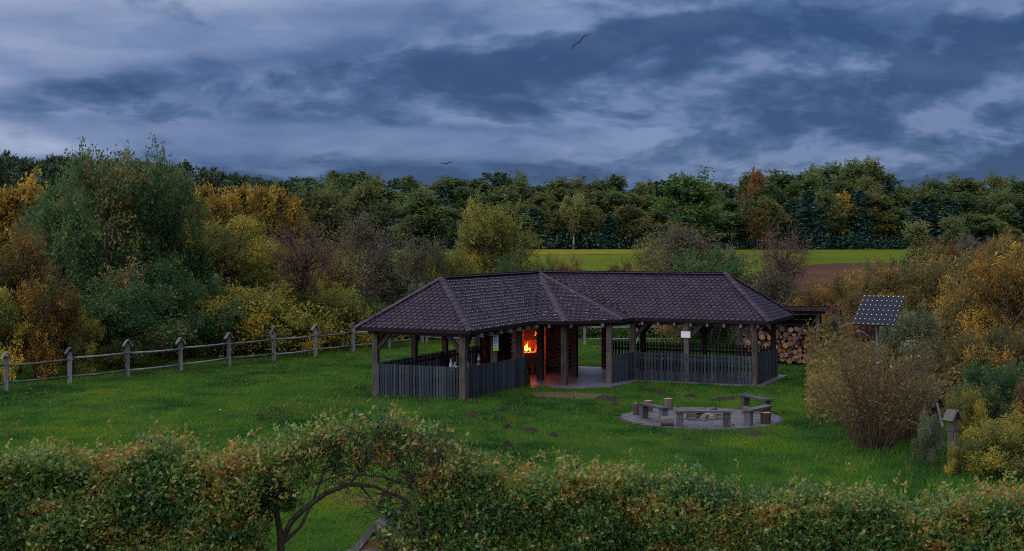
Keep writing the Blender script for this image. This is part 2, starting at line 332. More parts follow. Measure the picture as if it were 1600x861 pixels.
# ------------------------------------------------------------------ lawn blades
def make_grass():
    r = np.random.default_rng(5); n = 640000
    u = r.random(n); y0, y1 = 18.5 ** .5, 66 ** .5; Y = (y0 + (y1 - y0) * u) ** 2      # density ~ Y^-0.5 per unit depth after the wedge widens
    X = (r.random(n) * 2 - 1) * (0.42 * Y + 1.5)
    keep = np.ones(n, bool)
    lx, ly = to_local(X, Y)
    keep &= ~((lx > -3.75) & (lx < 0.0) & (ly > -7.85) & (ly < 4.0)); keep &= ~((lx > -3.75) & (lx < 7.0) & (ly > 0.15) & (ly < 3.8))
    keep &= ~((lx > -.2) & (ly < 0.3) & (ly - lx > -4.6) & (lx < 2.6) & (ly > -3.2))
    keep &= ((X - PAVE_C[0]) ** 2 + (Y - PAVE_C[1]) ** 2 > (PAVE_R * (0.96 + 0.08 * r.random(n))) ** 2)
    for dx, dy, a, b in DIRT: keep &= (((X - dx) / a) ** 2 + ((Y - dy) / b) ** 2 > 0.55 + 0.9 * r.random(n))
    for hx, hy, hr in HILLP: keep &= (((X - hx) / hr) ** 2 + ((Y - hy) / hr) ** 2 > 0.75 + .4 * r.random(n))
    big = vnoise(X, Y, 3.1, 1) * .6 + vnoise(X, Y, 1.1, 2) * .4; fine = vnoise(X, Y, .38, 3)
    keep &= r.random(n) < (0.50 + 0.75 * fine) * np.where(vnoise(X, Y * .7, .45, 55) > .76, .25, 1)
    X, Y, big, fine = X[keep], Y[keep], big[keep], fine[keep]; n = len(X)
    h = 0.8 * (0.035 + 0.075 * r.random(n) ** 1.6 + 0.17 * np.maximum(fine - .52, 0) + .08 * np.maximum(big - .5, 0)) * (1 - 0.2 * sstep(40, 20, Y))
    rough = sstep(7.0, 8.4, X - (Y - 30) * .28) * sstep(36, 32, Y)                     # long grass at the foot of the right-hand shrubs
    h *= 1 + 2.4 * rough * r.random(n)
    lx, ly = to_local(X, Y)
    w = (0.010 + 0.010 * r.random(n)) * (0.6 + 0.4 * Y / 40)
    an = r.random(n) * 6.283; lean = h * (0.25 + 0.7 * r.random(n)); la = r.random(n) * 6.283
    Z = gz(X, Y); dx = np.cos(an) * w; dy = np.sin(an) * w
    V = np.empty((n, 3, 3)); V[:, 0] = np.stack([X - dx, Y - dy, Z - .005], -1); V[:, 1] = np.stack([X + dx, Y + dy, Z - .005], -1)
    V[:, 2] = np.stack([X + np.cos(la) * lean, Y + np.sin(la) * lean, Z + h], -1)
    strip = sstep(27.5, 24, Y) * (X < 2)                                                # drier band along the back of the hedge
    t = 0.08 + 0.42 * big + 0.16 * (r.random(n) - .5) + 0.42 * (vnoise(X, Y * .6, .55, 8) - .5) + .34 * (vnoise(X, Y * .5, 1.6, 28) - .5) + 0.26 * strip
    dry = (r.random(n) < 0.035 + .10 * (vnoise(X, Y, 1.7, 11) > .72)); t = np.where(dry, 0.88 + .1 * r.random(n), t)
    me = np_mesh('lawn_grass', V.reshape(-1, 3), np.arange(3 * n).reshape(-1, 3), np.repeat(np.clip(t, 0, 1), 3))
    return me
MT['grass'] = leaf_mat('grass_blade', [(0.0, (0.014, 0.056, 0.016)), (0.28, (0.042, 0.120, 0.024)), (0.52, (0.078, 0.180, 0.022)), (0.75, (0.155, 0.190, 0.024)), (0.92, (0.22, 0.15, 0.06))], 0.45, 0.0, 0.0, 1.22)
link('lawn_grass', make_grass(), MT['grass'], kind='stuff')

# ------------------------------------------------------------------ foliage
def unit(v): return v / np.maximum(np.linalg.norm(v, axis=-1, keepdims=True), 1e-6)
def leaf_cloud(P, A, s, r, ratio=0.32, fold=0.25):
    n = len(P); A = unit(A); rn = r.normal(size=(n, 3)); sd = unit(np.cross(A, rn)); up = np.cross(sd, A); s = s[:, None]
    mid = P + A * s * 0.45
    V = np.empty((n, 4, 3)); V[:, 0] = P; V[:, 2] = P + A * s
    V[:, 1] = mid + sd * s * ratio + up * s * ratio * fold; V[:, 3] = mid - sd * s * ratio + up * s * ratio * fold
    return V.reshape(-1, 3), np.arange(4 * n).reshape(-1, 4)
def bent(p0, p1, r, k=3, wob=0.08):
    p0 = np.array(p0, float); p1 = np.array(p1, float); ln = np.linalg.norm(p1 - p0); pts = []
    b = r.normal(size=3) * wob * ln
    for i in range(k + 1):
        t = i / k; pts.append(p0 + (p1 - p0) * t + b * 4 * t * (1 - t) * .6 + np.array([0, 0, .10 * ln * math.sin(math.pi * t)]))
    return pts
def crown_tree(seed, H, Rd, z0, nl, tw, lv, ls, shape='round', stems=1, tube=8, spray=0.35, tr=0.11, lean=0.0, sprigs=0, lobe=(.28, .5), ratio=.32, tf=.085):
    """returns (wood mesh, crown mesh): trunk and limbs as tapered tubes; leaf faces set along twigs through the crown's lobes"""
    r = np.random.default_rng(seed); cz = (H + z0) / 2; hzv = (H - z0) / 2; lob = []
    for i in range(nl):
        d = unit(r.normal(size=3)); k = r.random() ** .5 * .78
        c = np.array([d[0] * k * Rd, d[1] * k * Rd, cz + d[2] * k * hzv]); t = (c[2] - z0) / (H - z0)
        if shape == 'column': c[:2] *= (1.15 - .75 * t)
        elif shape == 'fan': c[:2] *= (.55 + .75 * t)
        elif shape == 'dome': c[:2] *= (1.25 - .6 * max(t - .3, 0)); c[2] = z0 + (H - z0) * (.12 + .72 * r.random()); 
        if shape == 'dome':
            e = math.hypot(c[0], c[1]) / Rd; c[2] = z0 + (c[2] - z0) * math.sqrt(max(.12, 1 - min(e, .98) ** 2) )
        c[0] += lean * t * Rd; lob.append((c, min(Rd, hzv) * r.uniform(*lobe)))
    wood = MB()
    th = cz + hzv * .35
    bases = []
    for k in range(stems):
        a = 6.283 * k / stems + r.random(); o = 0.10 * Rd * (stems > 1)
        b0 = np.array([math.cos(a) * o, math.sin(a) * o, -.15]); b1 = np.array([math.cos(a) * o * 4 + lean * Rd * .5, math.sin(a) * o * 4, th * (1 if stems == 1 else r.uniform(.45, .8))])
        pts = bent(b0, b1, r, 5, .035); R0 = tr * (1 if stems == 1 else .5)
        wood.tube(pts, [R0 * (1.25 if i == 0 else 1) * (1 - .72 * i / 5) for i in range(6)], 7); bases.append((pts, R0))
    P = []; A = []; T = []; SZ = []
    for li, (c, lr) in enumerate(lob):
        pts, R0 = bases[li % stems]; i = 1 + int(r.integers(1, 4)); i = min(i, 4)
        while i > 1 and pts[i][2] > c[2] - .1 * hzv: i -= 1
        wood.tube(bent(pts[i], c, r, 3, .09), [R0 * .42, R0 * .3, R0 * .2, R0 * .10], 5, False)
        d = unit(r.normal(size=(tw, 3))); rad = lr * r.random(tw) ** .42; tip = c + d * rad[:, None] * np.array([1, 1, .85])
        td = unit(d * .9 + np.array([0, 0, .45]) + r.normal(size=(tw, 3)) * .5)
        for j in range(min(tube, tw)):
            wood.tube(bent(c + (r.random(3) - .5) * lr * .3, tip[j] + td[j] * spray * .4, r, 2, .1), [R0 * tf, R0 * tf * .65, R0 * tf * .3], 3, False)
        if sprigs and r.random() < .7 and c[2] > cz:
            for _ in range(sprigs):
                a = c + np.array([*(r.normal(size=2) * lr * .4), lr * .6]); e = a + np.array([*(r.normal(size=2) * lr * .25), lr * r.uniform(.5, 1.05)])
                wood.tube(bent(a, e, r, 2, .05), [R0 * .06, R0 * .045, R0 * .02], 3, False); m = int(lv * 1.6); tt = r.random(m)[:, None]
                P.append(a + (e - a) * tt + r.normal(size=(m, 3)) * ls * .5); A.append(unit(r.normal(size=(m, 3)) + [0, 0, .4])); T.append(np.full(m, .5) + r.normal(size=m) * .1); SZ.append(np.full(m, ls * .9))
        lt = r.normal() * .20
        t = (r.random((tw, lv)) - .5); pos = tip[:, None] + td[:, None] * (t * spray)[..., None] + r.normal(size=(tw, lv, 3)) * spray * .18
        ax = td[:, None] * .8 + r.normal(size=(tw, lv, 3)) * .75 + np.array([0, 0, -.15])
        P.append(pos.reshape(-1, 3)); A.append(ax.reshape(-1, 3)); SZ.append(ls * r.uniform(.6, 1.25, tw * lv))
        T.append((.46 + lt + (r.normal(size=tw) * .17)[:, None] + r.normal(size=(tw, lv)) * .06).ravel())
    P = np.concatenate(P); A = np.concatenate(A); T = np.concatenate(T); SZ = np.concatenate(SZ)
    V, Fq = leaf_cloud(P, A, SZ, r, ratio); crown = np_mesh('crown', V, Fq, np.repeat(np.clip(T, 0.02, .98), 4))
    return smooth(wood.mesh('trunk')), crown
def conifer(seed, H, Rd, z0, lv, ls, pine=False):
    r = np.random.default_rng(seed); wood = MB(); wood.tube([(0, 0, -.2), (0.1, 0, H * .5), (0, 0.05, H * .97)], [H * .013, H * .008, .02], 6)
    P = []; A = []; T = []
    lev = int((H - z0) / (H * .045)); z = z0
    for k in range(lev):
        t = k / lev; zz = z0 + (H - z0) * t; rr = Rd * ((1 - t) ** .85 if not pine else math.sin(math.pi * (.18 + .8 * (1 - t)) ) ** .7 * .95) * r.uniform(.75, 1.1) + .15
        nb = 9 if not pine else 7
        for b in range(nb):
            a = r.random() * 6.283; ln = rr * r.uniform(.7, 1.1); d = np.array([math.cos(a), math.sin(a), 0]); tip = np.array([0, 0, zz]) + d * ln + np.array([0, 0, -.22 * ln if not pine else .25 * ln])
            wood.tube([(0, 0, zz), tuple(tip)], [.05, .015], 3, False)
            s = r.random(lv) ** (.7 if not pine else .4); p = np.array([0, 0, zz]) + (tip - np.array([0, 0, zz])) * s[:, None] + r.normal(size=(lv, 3)) * np.array([.16, .16, .07 if not pine else .16]) * rr * .6
            P.append(p); A.append(unit(d * .7 + r.normal(size=(lv, 3)) * .6 + np.array([0, 0, -.2 if not pine else .35]))); T.append(np.full(lv, .45 + .12 * r.normal()) + r.normal(size=lv) * .08)
    P = np.concatenate(P); A = np.concatenate(A); T = np.concatenate(T)
    V, Fq = leaf_cloud(P, A, ls * r.uniform(.6, 1.3, len(P)), r, .26); return smooth(wood.mesh('trunk')), np_mesh('crown', V, Fq, np.repeat(np.clip(T, .02, .98), 4))

# colour ranges, dark to light / turned leaves last
LM = {}
LM['hawthorn'] = leaf_mat('leaf_dark_green', [(.1, (.018, .050, .020)), (.45, (.036, .082, .026)), (.66, (.058, .090, .030)), (.84, (.10, .095, .040)), (.97, (.16, .11, .045))], gain=1.6)
LM['green'] = leaf_mat('leaf_mid_green', [(.1, (.028, .066, .022)), (.5, (.055, .11, .028)), (.85, (.13, .15, .035)), (1, (.22, .17, .04))])
LM['olive'] = leaf_mat('leaf_olive', [(.1, (.050, .062, .018)), (.4, (.10, .110, .024)), (.7, (.18, .165, .028)), (.95, (.32, .22, .03))], gain=1.7)
LM['golden'] = leaf_mat('leaf_golden', [(.1, (.10, .08, .02)), (.45, (.20, .135, .024)), (.75, (.34, .21, .03)), (.95, (.44, .29, .05))], gain=1.15)
LM['orange'] = leaf_mat('leaf_orange', [(.1, (.045, .055, .02)), (.35, (.085, .075, .022)), (.58, (.14, .085, .024)), (.78, (.27, .125, .022)), (.92, (.42, .22, .025)), (1, (.50, .34, .05))], gain=1.1)
LM['brown'] = leaf_mat('leaf_brown', [(.1, (.050, .038, .020)), (.45, (.105, .068, .028)), (.75, (.17, .105, .035)), (.95, (.30, .15, .03))])
LM['bank'] = leaf_mat('leaf_bank_mixed', [(.1, (.045, .048, .020)), (.4, (.090, .075, .026)), (.62, (.135, .095, .028)), (.82, (.21, .12, .024)), (.97, (.46, .27, .03))], gain=1.65)
LM['grey'] = leaf_mat('leaf_grey_green', [(.1, (.050, .068, .040)), (.5, (.095, .12, .068)), (.9, (.18, .20, .11))])
LM['greybrown'] = leaf_mat('leaf_grey_brown', [(.1, (.044, .042, .034)), (.5, (.080, .072, .052)), (.8, (.12, .10, .06)), (1, (.20, .15, .06))])
LM['far_olive'] = leaf_mat('leaf_far_olive', [(.1, (.036, .052, .022)), (.5, (.075, .088, .030)), (.9, (.14, .13, .035))])
LM['reddish'] = leaf_mat('leaf_dull_red', [(.1, (.055, .034, .030)), (.5, (.105, .060, .045)), (.9, (.18, .10, .05))])
LM['pine'] = leaf_mat('needle_dark', [(.1, (.014, .028, .017)), (.5, (.028, .050, .026)), (.9, (.055, .080, .034))], .12)
LM['spruce'] = leaf_mat('needle_blue_green', [(.1, (.014, .038, .034)), (.5, (.028, .066, .054)), (.9, (.055, .10, .072))], .12)
LM['poplar'] = leaf_mat('leaf_poplar', [(.1, (.024, .050, .020)), (.5, (.050, .080, .026)), (.9, (.11, .12, .034))])
LM['far_green'] = leaf_mat('leaf_far_green', [(.1, (.032, .058, .026)), (.5, (.064, .098, .036)), (.9, (.13, .15, .045))])
LM['pale'] = leaf_mat('leaf_pale_yellow_green', [(.1, (.07, .085, .03)), (.5, (.13, .14, .045)), (.9, (.22, .21, .07))])
LM['rust'] = leaf_mat('leaf_rust', [(.1, (.085, .048, .022)), (.5, (.13, .068, .026)), (.9, (.21, .10, .03))])

V_ = {}
for s in range(3): V_['tree', s] = crown_tree(10 + s, 8, 3.3, .6, 40, 46, 22, .115, 'dome', 1, 14, .5, .17, 0, 3 if s == 0 else 2, (.20, .36))
for s in range(3): V_['bush', s] = crown_tree(20 + s, 4, 2.3, .1, 32, 38, 18, .095, 'dome', 5, 10, .4, .12, 0, 2, (.20, .36))
for s in range(3): V_['bare', s] = crown_tree(30 + s, 7, 2.7, 1.6, 24, 46, 2, .11, 'fan', 1, 34, .6, .20, 0, 3, (.3, .5), .32, .05)
for s in range(2): V_['thin', s] = crown_tree(40 + s, 7, 2.8, .8, 30, 60, 6, .12, 'round', 3, 34, .5, .22, 0, 4, (.28, .45), .32, .055)
for s in range(3): V_['birch', s] = crown_tree(50 + s, 11, 1.7, 2.6, 18, 40, 9, .26, 'column', 1, 3, .7, .12, 0, 1, (.38, .62))
for s in range(4): V_['far', s] = crown_tree(60 + s, 20, 4.6, 2.5, 30, 30, 12, .58, 'round' if s % 2 else 'column', 1, 2, 1.3, .32, 0, 2, (.28, .46))
for s in range(2): V_['poplar', s] = crown_tree(70 + s, 20, 2.6, 3, 24, 28, 11, .56, 'column', 1, 2, 1.3, .26, .25, 3, (.35, .6))
for s in range(2): V_['spruce', s] = conifer(80 + s, 20, 3.6, 1.2, 13, .8)
for s in range(3): V_['pine', s] = conifer(85 + s, 16, 2.9, 6.5, 22, .6, True)
WORDS = 'zero first second third fourth fifth sixth seventh eighth ninth tenth eleventh twelfth thirteenth fourteenth fifteenth sixteenth seventeenth eighteenth nineteenth'.split()
def ordw(k):
    if k < 20: return WORDS[k]
    t = ['twent', 'thirt', 'fort'][k // 10 - 2]; return t + ('ieth' if k % 10 == 0 else 'y-' + WORDS[k % 10])
SIZES = {}
def size_of(me):
    if me.name not in SIZES:
        v = np.empty(len(me.vertices) * 3, np.float32); me.vertices.foreach_get('co', v); v = v.reshape(-1, 3)
        SIZES[me.name] = (float(np.percentile(v[:, 2], 99.85)), float(np.percentile(np.hypot(v[:, 0], v[:, 1]), 96)))
    return SIZES[me.name]
def plant(kind, s, x, Y, ytop, wpx, leaf, wood, name, label, cat, group=None, sink=0.0, rz=None, zbase=None):
    """place a plant so that its top meets photo row ytop at depth Y, with a crown about wpx photo pixels wide"""
    me_w, me_c = V_[kind, s]; X = px(x, Y); z = G(X, Y) - sink if zbase is None else zbase
    H0, R0 = size_of(me_c)
    if False: H0 = {'tree': 8, 'bush': 4, 'bare': 7, 'thin': 7, 'birch': 11, 'far': 20, 'poplar': 20, 'spruce': 20, 'pine': 16}[kind]
    if False: R0 = {'tree': 3.8, 'bush': 2.7, 'bare': 3.1, 'thin': 3.0, 'birch': 1.9, 'far': 4.7, 'poplar': 2.9, 'spruce': 3.4, 'pine': 2.7}[kind]
    sz = (hz(ytop, Y) - z) / H0; sx = wpx * Y / F / 2 / R0
    o = thing(name, label, cat, (X, Y, z), rnd.random() * 6.28 if rz is None else rz, group); o.scale = (sx, sx, sz)
    link('trunk', me_w, MT[wood], o); link('crown', me_c, LM[leaf], o); return o

TL = 'trees and shrubs behind the fence'
def P_(kind, s, x, Y, yt, w, leaf, wood, name, label, cat='tree', group=None, **k): return plant(kind, s, x, Y, yt, w, leaf, wood, name, label, cat, group, **k)
# left bank
P_('tree', 0, 168, 53, 226, 235, 'hawthorn', 'bark', 'broadleaf_tree', 'tallest dark green tree on the left, with sprigs rising above the wood')
P_('tree', 1, 262, 55.5, 268, 150, 'hawthorn', 'bark', 'broadleaf_tree', 'dark green tree leaning against the right side of the tallest tree')
P_('tree', 2, 96, 56, 258, 130, 'hawthorn', 'bark', 'broadleaf_tree', 'dark green tree between the golden birch and the tallest tree')
P_('bush', 0, 190, 49.5, 430, 200, 'hawthorn', 'twig', 'shrub', 'dark blue-green shrub at the foot of the tallest tree', 'shrub')
P_('bush', 1, 285, 52.5, 428, 170, 'hawthorn', 'twig', 'shrub', 'dark blue-green shrub behind the third and fourth fence posts', 'shrub')
P_('tree', 2, 30, 46.5, 352, 150, 'orange', 'bark', 'broadleaf_tree', 'orange and yellow leaved tree at the left edge of the photo')
P_('bush', 2, 62, 45.5, 425, 120, 'orange', 'twig', 'shrub', 'yellow and orange shrub in front of the left edge tree', 'shrub')
P_('bush', 0, 118, 47, 475, 90, 'olive', 'twig', 'shrub', 'olive green shrub just behind the second fence post', 'shrub')
P_('bush', 1, -40, 44, 430, 150, 'olive', 'twig', 'shrub', 'olive shrub cut off by the left edge behind the first post', 'shrub')
P_('bush', 1, 172, 48, 538, 52, 'golden', 'twig', 'shrub', 'low yellow bush right behind the fence rails', 'shrub')
P_('tree', 1, 352, 58, 340, 185, 'olive', 'bark', 'broadleaf_tree', 'olive green tree in front of the row of golden birches')
P_('tree', 0, 432, 61, 372, 130, 'olive', 'bark', 'broadleaf_tree', 'olive yellow tree left of the bare forked tree')
P_('bush', 2, 345, 54, 438, 165, 'olive', 'twig', 'shrub', 'olive shrub behind the fence below the olive tree', 'shrub')
P_('bush', 0, 425, 55, 440, 150, 'olive', 'twig', 'shrub', 'yellow-green shrub behind the fifth and sixth fence posts', 'shrub')
P_('bush', 1, 505, 57.5, 440, 150, 'olive', 'twig', 'shrub', 'olive shrub behind the last open fence post', 'shrub')
P_('bush', 0, 308, 60, 398, 80, 'golden', 'twig', 'shrub', 'golden brown shrub between the tallest tree and the olive tree', 'shrub')
P_('bush', 1, 470, 58.5, 430, 90, 'pale', 'twig', 'shrub', 'pale yellow-green shrub at the foot of the bare forked tree', 'shrub')
P_('bush', 2, 385, 62, 352, 95, 'brown', 'twig', 'shrub', 'russet brown shrub just below the row of golden birches', 'shrub')
P_('bush', 2, 560, 60, 458, 120, 'green', 'twig', 'shrub', 'green shrub at the left tip of the pavilion roof', 'shrub')
P_('bare', 0, 470, 56.5, 322, 122, 'reddish', 'red_twig', 'bare_tree', 'nearly bare dull red tree with a dark forked trunk')
P_('thin', 0, 588, 62, 318, 135, 'greybrown', 'twig', 'bare_tree', 'grey-brown thinly leaved tree left of the pavilion ridge')
P_('thin', 1, 530, 64, 348, 105, 'brown', 'twig', 'bare_tree', 'brown thin tree between the forked tree and the grey-brown tree')
P_('thin', 1, 655, 63, 362, 115, 'greybrown', 'twig', 'bare_tree', 'grey twiggy tree above the left end of the roof')
P_('bush', 0, 640, 62, 415, 125, 'grey', 'twig', 'shrub', 'blue-grey shrub low behind the left end of the roof', 'shrub')
P_('bush', 1, 700, 64, 378, 95, 'olive', 'twig', 'shrub', 'olive shrub behind the peak of the left wing', 'shrub')
P_('tree', 2, 768, 66, 308, 150, 'olive', 'bark', 'broadleaf_tree', 'leafy olive green tree rising behind the left ridge of the roof')
P_('bush', 2, 742, 70, 330, 56, 'orange', 'twig', 'shrub', 'small orange topped tree left of the leafy olive tree', 'shrub')
P_('bush', 0, 800, 64, 385, 85, 'hawthorn', 'twig', 'shrub', 'dark shrub low on the right of the leafy olive tree', 'shrub')
for i, (x, w, yt, lf, tx) in enumerate([(640, 150, 462, 'green', 'dark green shrub seen under the left wing roof'), (760, 150, 458, 'green', 'green shrub behind the rear fence and the left wing'), (900, 150, 452, 'green', 'green shrub seen between the brick wall and the right wing'), (1000, 150, 455, 'olive', 'olive shrub behind the rear fence at the start of the right wing'), (1105, 150, 450, 'grey', 'blue-green shrub seen under the middle of the right wing roof'), (1190, 140, 445, 'green', 'green shrub beside the woodshed seen under the right wing roof')]):
    P_('bush', i % 3, x, 66 + (i % 2), yt, w, lf, 'twig', 'shrub', tx, 'shrub')
# behind the right half of the roof
P_('thin', 0, 1085, 64, 335, 185, 'greybrown', 'twig', 'bare_tree', 'wide grey-brown thinly leaved tree above the right wing ridge')
P_('thin', 1, 1025, 66, 352, 105, 'olive', 'twig', 'bare_tree', 'olive thin tree at the left side of the wide grey-brown tree')
P_('bush', 1, 1110, 60, 388, 160, 'hawthorn', 'twig', 'shrub', 'dark green shrub just behind the right wing ridge', 'shrub')
P_('bare', 1, 1222, 60, 342, 105, 'reddish', 'red_twig', 'bare_tree', 'bare reddish tree above the right end of the roof')
P_('bush', 2, 1195, 58, 410, 110, 'greybrown', 'twig', 'shrub', 'grey-brown shrub behind the right hip of the roof', 'shrub')
P_('bush', 0, 890, 90, 402, 70, 'rust', 'twig', 'shrub', 'low rusty shrub at the edge of the far field above the roof', 'shrub')
P_('bush', 2, 975, 95, 404, 50, 'brown', 'twig', 'shrub', 'low brown shrub at the field edge left of the olive thin tree', 'shrub')
P_('bush', 1, 850, 75, 396, 60, 'olive', 'twig', 'shrub', 'small olive shrub where the field meets the leafy olive tree', 'shrub')
# right bank
RB = [('bush', 0, 1322, 62, 418, 130, 'bank', 'brown olive shrub right of the woodshed roof'), ('bush', 1, 1395, 66, 402, 130, 'bank', 'brown shrub above the solar panel'),
      ('bush', 2, 1268, 57, 440, 90, 'brown', 'brown shrub peeping over the woodshed roof'), ('bush', 2, 1470, 62, 388, 140, 'bank', 'rusty shrub right of and above the solar panel'),
      ('bush', 0, 1560, 58, 375, 170, 'bank', 'brown-orange shrub high on the right edge bank'), ('thin', 0, 1352, 49, 445, 90, 'brown', 'brown twiggy shrub between the woodshed and the solar panel'),
      ('bush', 1, 1418, 43, 468, 120, 'grey', 'grey-green willow shrub right behind the solar panel'), ('bush', 0, 1500, 44, 425, 150, 'bank', 'rusty brown shrub in the middle of the right bank'),
      ('tree', 2, 1572, 42, 392, 150, 'orange', 'shrubby tree with bright orange leaves at the right edge'), ('bush', 1, 1590, 37, 500, 150, 'bank', 'brown red shrub at the right edge above the dark green bush'),
      ('bush', 2, 1500, 37, 510, 140, 'bank', 'yellow-brown shrub behind the leaning fence posts'), ('bush', 0, 1440, 36, 545, 95, 'greybrown', 'grey-brown shrub right of the fan of willow stems'),
      ('bush', 1, 1555, 32.5, 560, 140, 'hawthorn', 'dark green bush below the red brown shrub'), ('bush', 2, 1512, 29.5, 600, 70, 'olive', 'olive bush directly behind the gable capped post'), ('bush', 0, 1450, 28.6, 640, 46, 'grey', 'low grey-green bush left of the gable capped post'), ('bush', 1, 1497, 27.2, 690, 40, 'olive', 'small low bush hiding the foot of the gable capped post'),
      ('bush', 0, 1572, 27, 645, 150, 'olive', 'rounded olive bush right of the gable capped post'), ('bush', 1, 1660, 30, 560, 160, 'brown', 'brown bush cut off by the right edge'),
      ('thin', 1, 1308, 53.5, 480, 44, 'grey', 'thin pale leaved shrub at the right post of the woodshed')]
for k, s, x, Y, yt, w, lf, tx in RB: P_(k, s, x, Y, yt, w, lf, 'twig', 'shrub', tx, 'shrub')
P_('bush', 0, 1512, 120, 362, 95, 'greybrown', 'twig', 'shrub', 'grey-green round shrub at the far field edge on the right', 'shrub')
P_('bush', 1, 1470, 110, 372, 75, 'rust', 'twig', 'shrub', 'dark brown shrub left of the round grey-green shrub', 'shrub')
P_('bush', 2, 1575, 100, 358, 90, 'bank', 'twig', 'shrub', 'brown orange shrub beyond the bank at the right edge', 'shrub')
P_('birch', 0, 1430, 80, 345, 44, 'pale', 'bark', 'young_tree', 'slim pale green young tree standing above the solar panel')
P_('birch', 1, 1489, 170, 336, 40, 'far_green', 'bark', 'young_tree', 'bright green conical tree in front of the far wood on the right')
# golden birches on the left
xs_b = [255, 276, 298, 318, 338, 360, 378, 398, 416, 434, 300, 350, 405, 455, 50, 18, 8]
for i, x in enumerate(xs_b):
    far = i >= 14
    lab = 'golden birch in the row left of the forked tree, number %s from the left' % ['one', 'two', 'four', 'five', 'six', 'eight', 'nine', 'ten', 'twelve', 'thirteen', 'three', 'seven', 'eleven', 'fourteen'][i] if not far else ['bright yellow birch left of the tallest dark green tree', 'small yellow birch near the left edge', 'yellow birch cut off by the left edge'][i - 14]
    P_('birch', i % 3, x, (95 + 4 * (i % 4)) if not far else 62, (286 + (i * 37) % 22) if not far else (268, 292, 300)[i - 14], 40 if not far else 62, 'golden', 'birch_bark', 'birch_tree', lab, 'tree', 'golden birches')
# pines behind them
for i in range(30):
    x = -60 + i * 18 + rnd.uniform(-5, 5); back = i % 2
    yt = np.interp(x, [-60, 0, 60, 230, 300, 380, 440, 520], [236, 238, 246, 252, 258, 268, 282, 290]) + rnd.uniform(-5, 8)
    P_('pine', i % 3, x, 150 + 14 * back + rnd.uniform(-4, 4), yt, 46 + rnd.uniform(-8, 12), 'pine', 'bark', 'pine_tree', 'dark pine on the left skyline, %s, %s tree from the left edge' % ('rear row' if back else 'front row', ordw(1 + i // 2)), 'tree', 'dark pines on the left skyline')
# far wood beyond the field
SKY = [(420, 288), (520, 272), (548, 264), (580, 276), (640, 280), (690, 280), (740, 284), (800, 276), (820, 292), (870, 290), (900, 288), (960, 286), (1000, 292), (1050, 282), (1090, 280), (1130, 292), (1180, 272), (1230, 276), (1260, 260), (1310, 256), (1370, 262), (1400, 280), (1440, 286), (1500, 282), (1560, 284), (1660, 284)]
def skyl(x): return float(np.interp(x, [p[0] for p in SKY], [p[1] for p in SKY]))
cnames = {'spruce': 'blue-green spruce', 'poplar': 'dark poplar', 'far_green': 'green broadleaf tree', 'far_olive': 'olive broadleaf tree', 'rust': 'rust brown tree', 'golden': 'golden tree', 'pale': 'pale yellow-green tree', 'pine': 'dark pine'}
def far_row(row, Y, n, x0, x1, choose, top):
    for i in range(n):
        x = x0 + (x1 - x0) * (i + .5) / n + rnd.uniform(-7, 7); lf = choose(x); yt = top(x)
        if lf == 'spruce': k, w = ('spruce', rnd.randrange(2)), 52
        elif lf == 'pine': k, w = ('pine', rnd.randrange(3)), 60
        elif lf == 'poplar': k, w = ('poplar', rnd.randrange(2)), 54
        else: k, w = ('far', rnd.randrange(4)), 58
        P_(k[0], k[1], x, Y + rnd.uniform(-5, 5), yt, w * rnd.uniform(.85, 1.2), lf, 'bark', {'spruce': 'spruce_tree', 'pine': 'pine_tree', 'poplar': 'poplar_tree'}.get(lf, 'broadleaf_tree'),
           '%s in the %s row of the far wood, %s tree from the left' % (cnames[lf], row, ordw(i + 1)), 'tree', 'far wood behind the field')
def pick(*opts):
    t = rnd.random() * sum(w for _, w in opts)
    for o, w in opts:
        t -= w
        if t <= 0: return o
    return opts[0][0]
far_row('rear', 405, 46, 400, 1680, lambda x: pick(('poplar', 4 if x < 1000 else 1.5), ('far_olive', 1.6), ('far_green', 2 if x > 1000 else .6), ('pine', 1.2 if x < 900 else 1.6)), lambda x: skyl(x) + rnd.uniform(-13, 9))
far_row('middle', 388, 42, 410, 1670, lambda x: pick(('spruce', 1.0), ('poplar', 1.3), ('far_olive', 1.5), ('far_green', 2.4 if x > 1000 else 1.2), ('rust', .06)), lambda x: skyl(x) + 12 + rnd.uniform(-4, 18))
far_row('front', 372, 44, 430, 1670, lambda x: pick(('spruce', 3 if x < 1000 else 1.6), ('far_green', 2.6 if x > 980 else .8), ('far_olive', 1.0), ('golden', .05)), lambda x: skyl(x) + 30 + rnd.uniform(0, 24))
P_('far', 1, 896, 371, 300, 40, 'pale', 'birch_bark', 'birch_tree', 'pale yellow-green birch standing out against the dark far wood')
P_('far', 2, 1075, 200, 268, 90, 'green', 'bark', 'broadleaf_tree', 'big green tree left of the reddish tree, nearer than the far wood')
P_('far', 0, 1187, 362, 326, 30, 'orange', 'bark', 'broadleaf_tree', 'orange-tinged tree in the far wood above the roof end')
P_('far', 3, 1184, 392, 264, 42, 'rust', 'bark', 'broadleaf_tree', 'rust red topped tree on the skyline right of the middle')
P_('far', 1, 500, 150, 290, 95, 'far_olive', 'bark', 'broadleaf_tree', 'olive tree on the skyline right of the golden birches')
P_('far', 3, 575, 165, 286, 95, 'far_olive', 'bark', 'broadleaf_tree', 'olive brown tree behind the grey-brown tree')
P_('far', 0, 660, 175, 296, 80, 'far_green', 'bark', 'broadleaf_tree', 'green tree behind the twiggy tree above the roof')
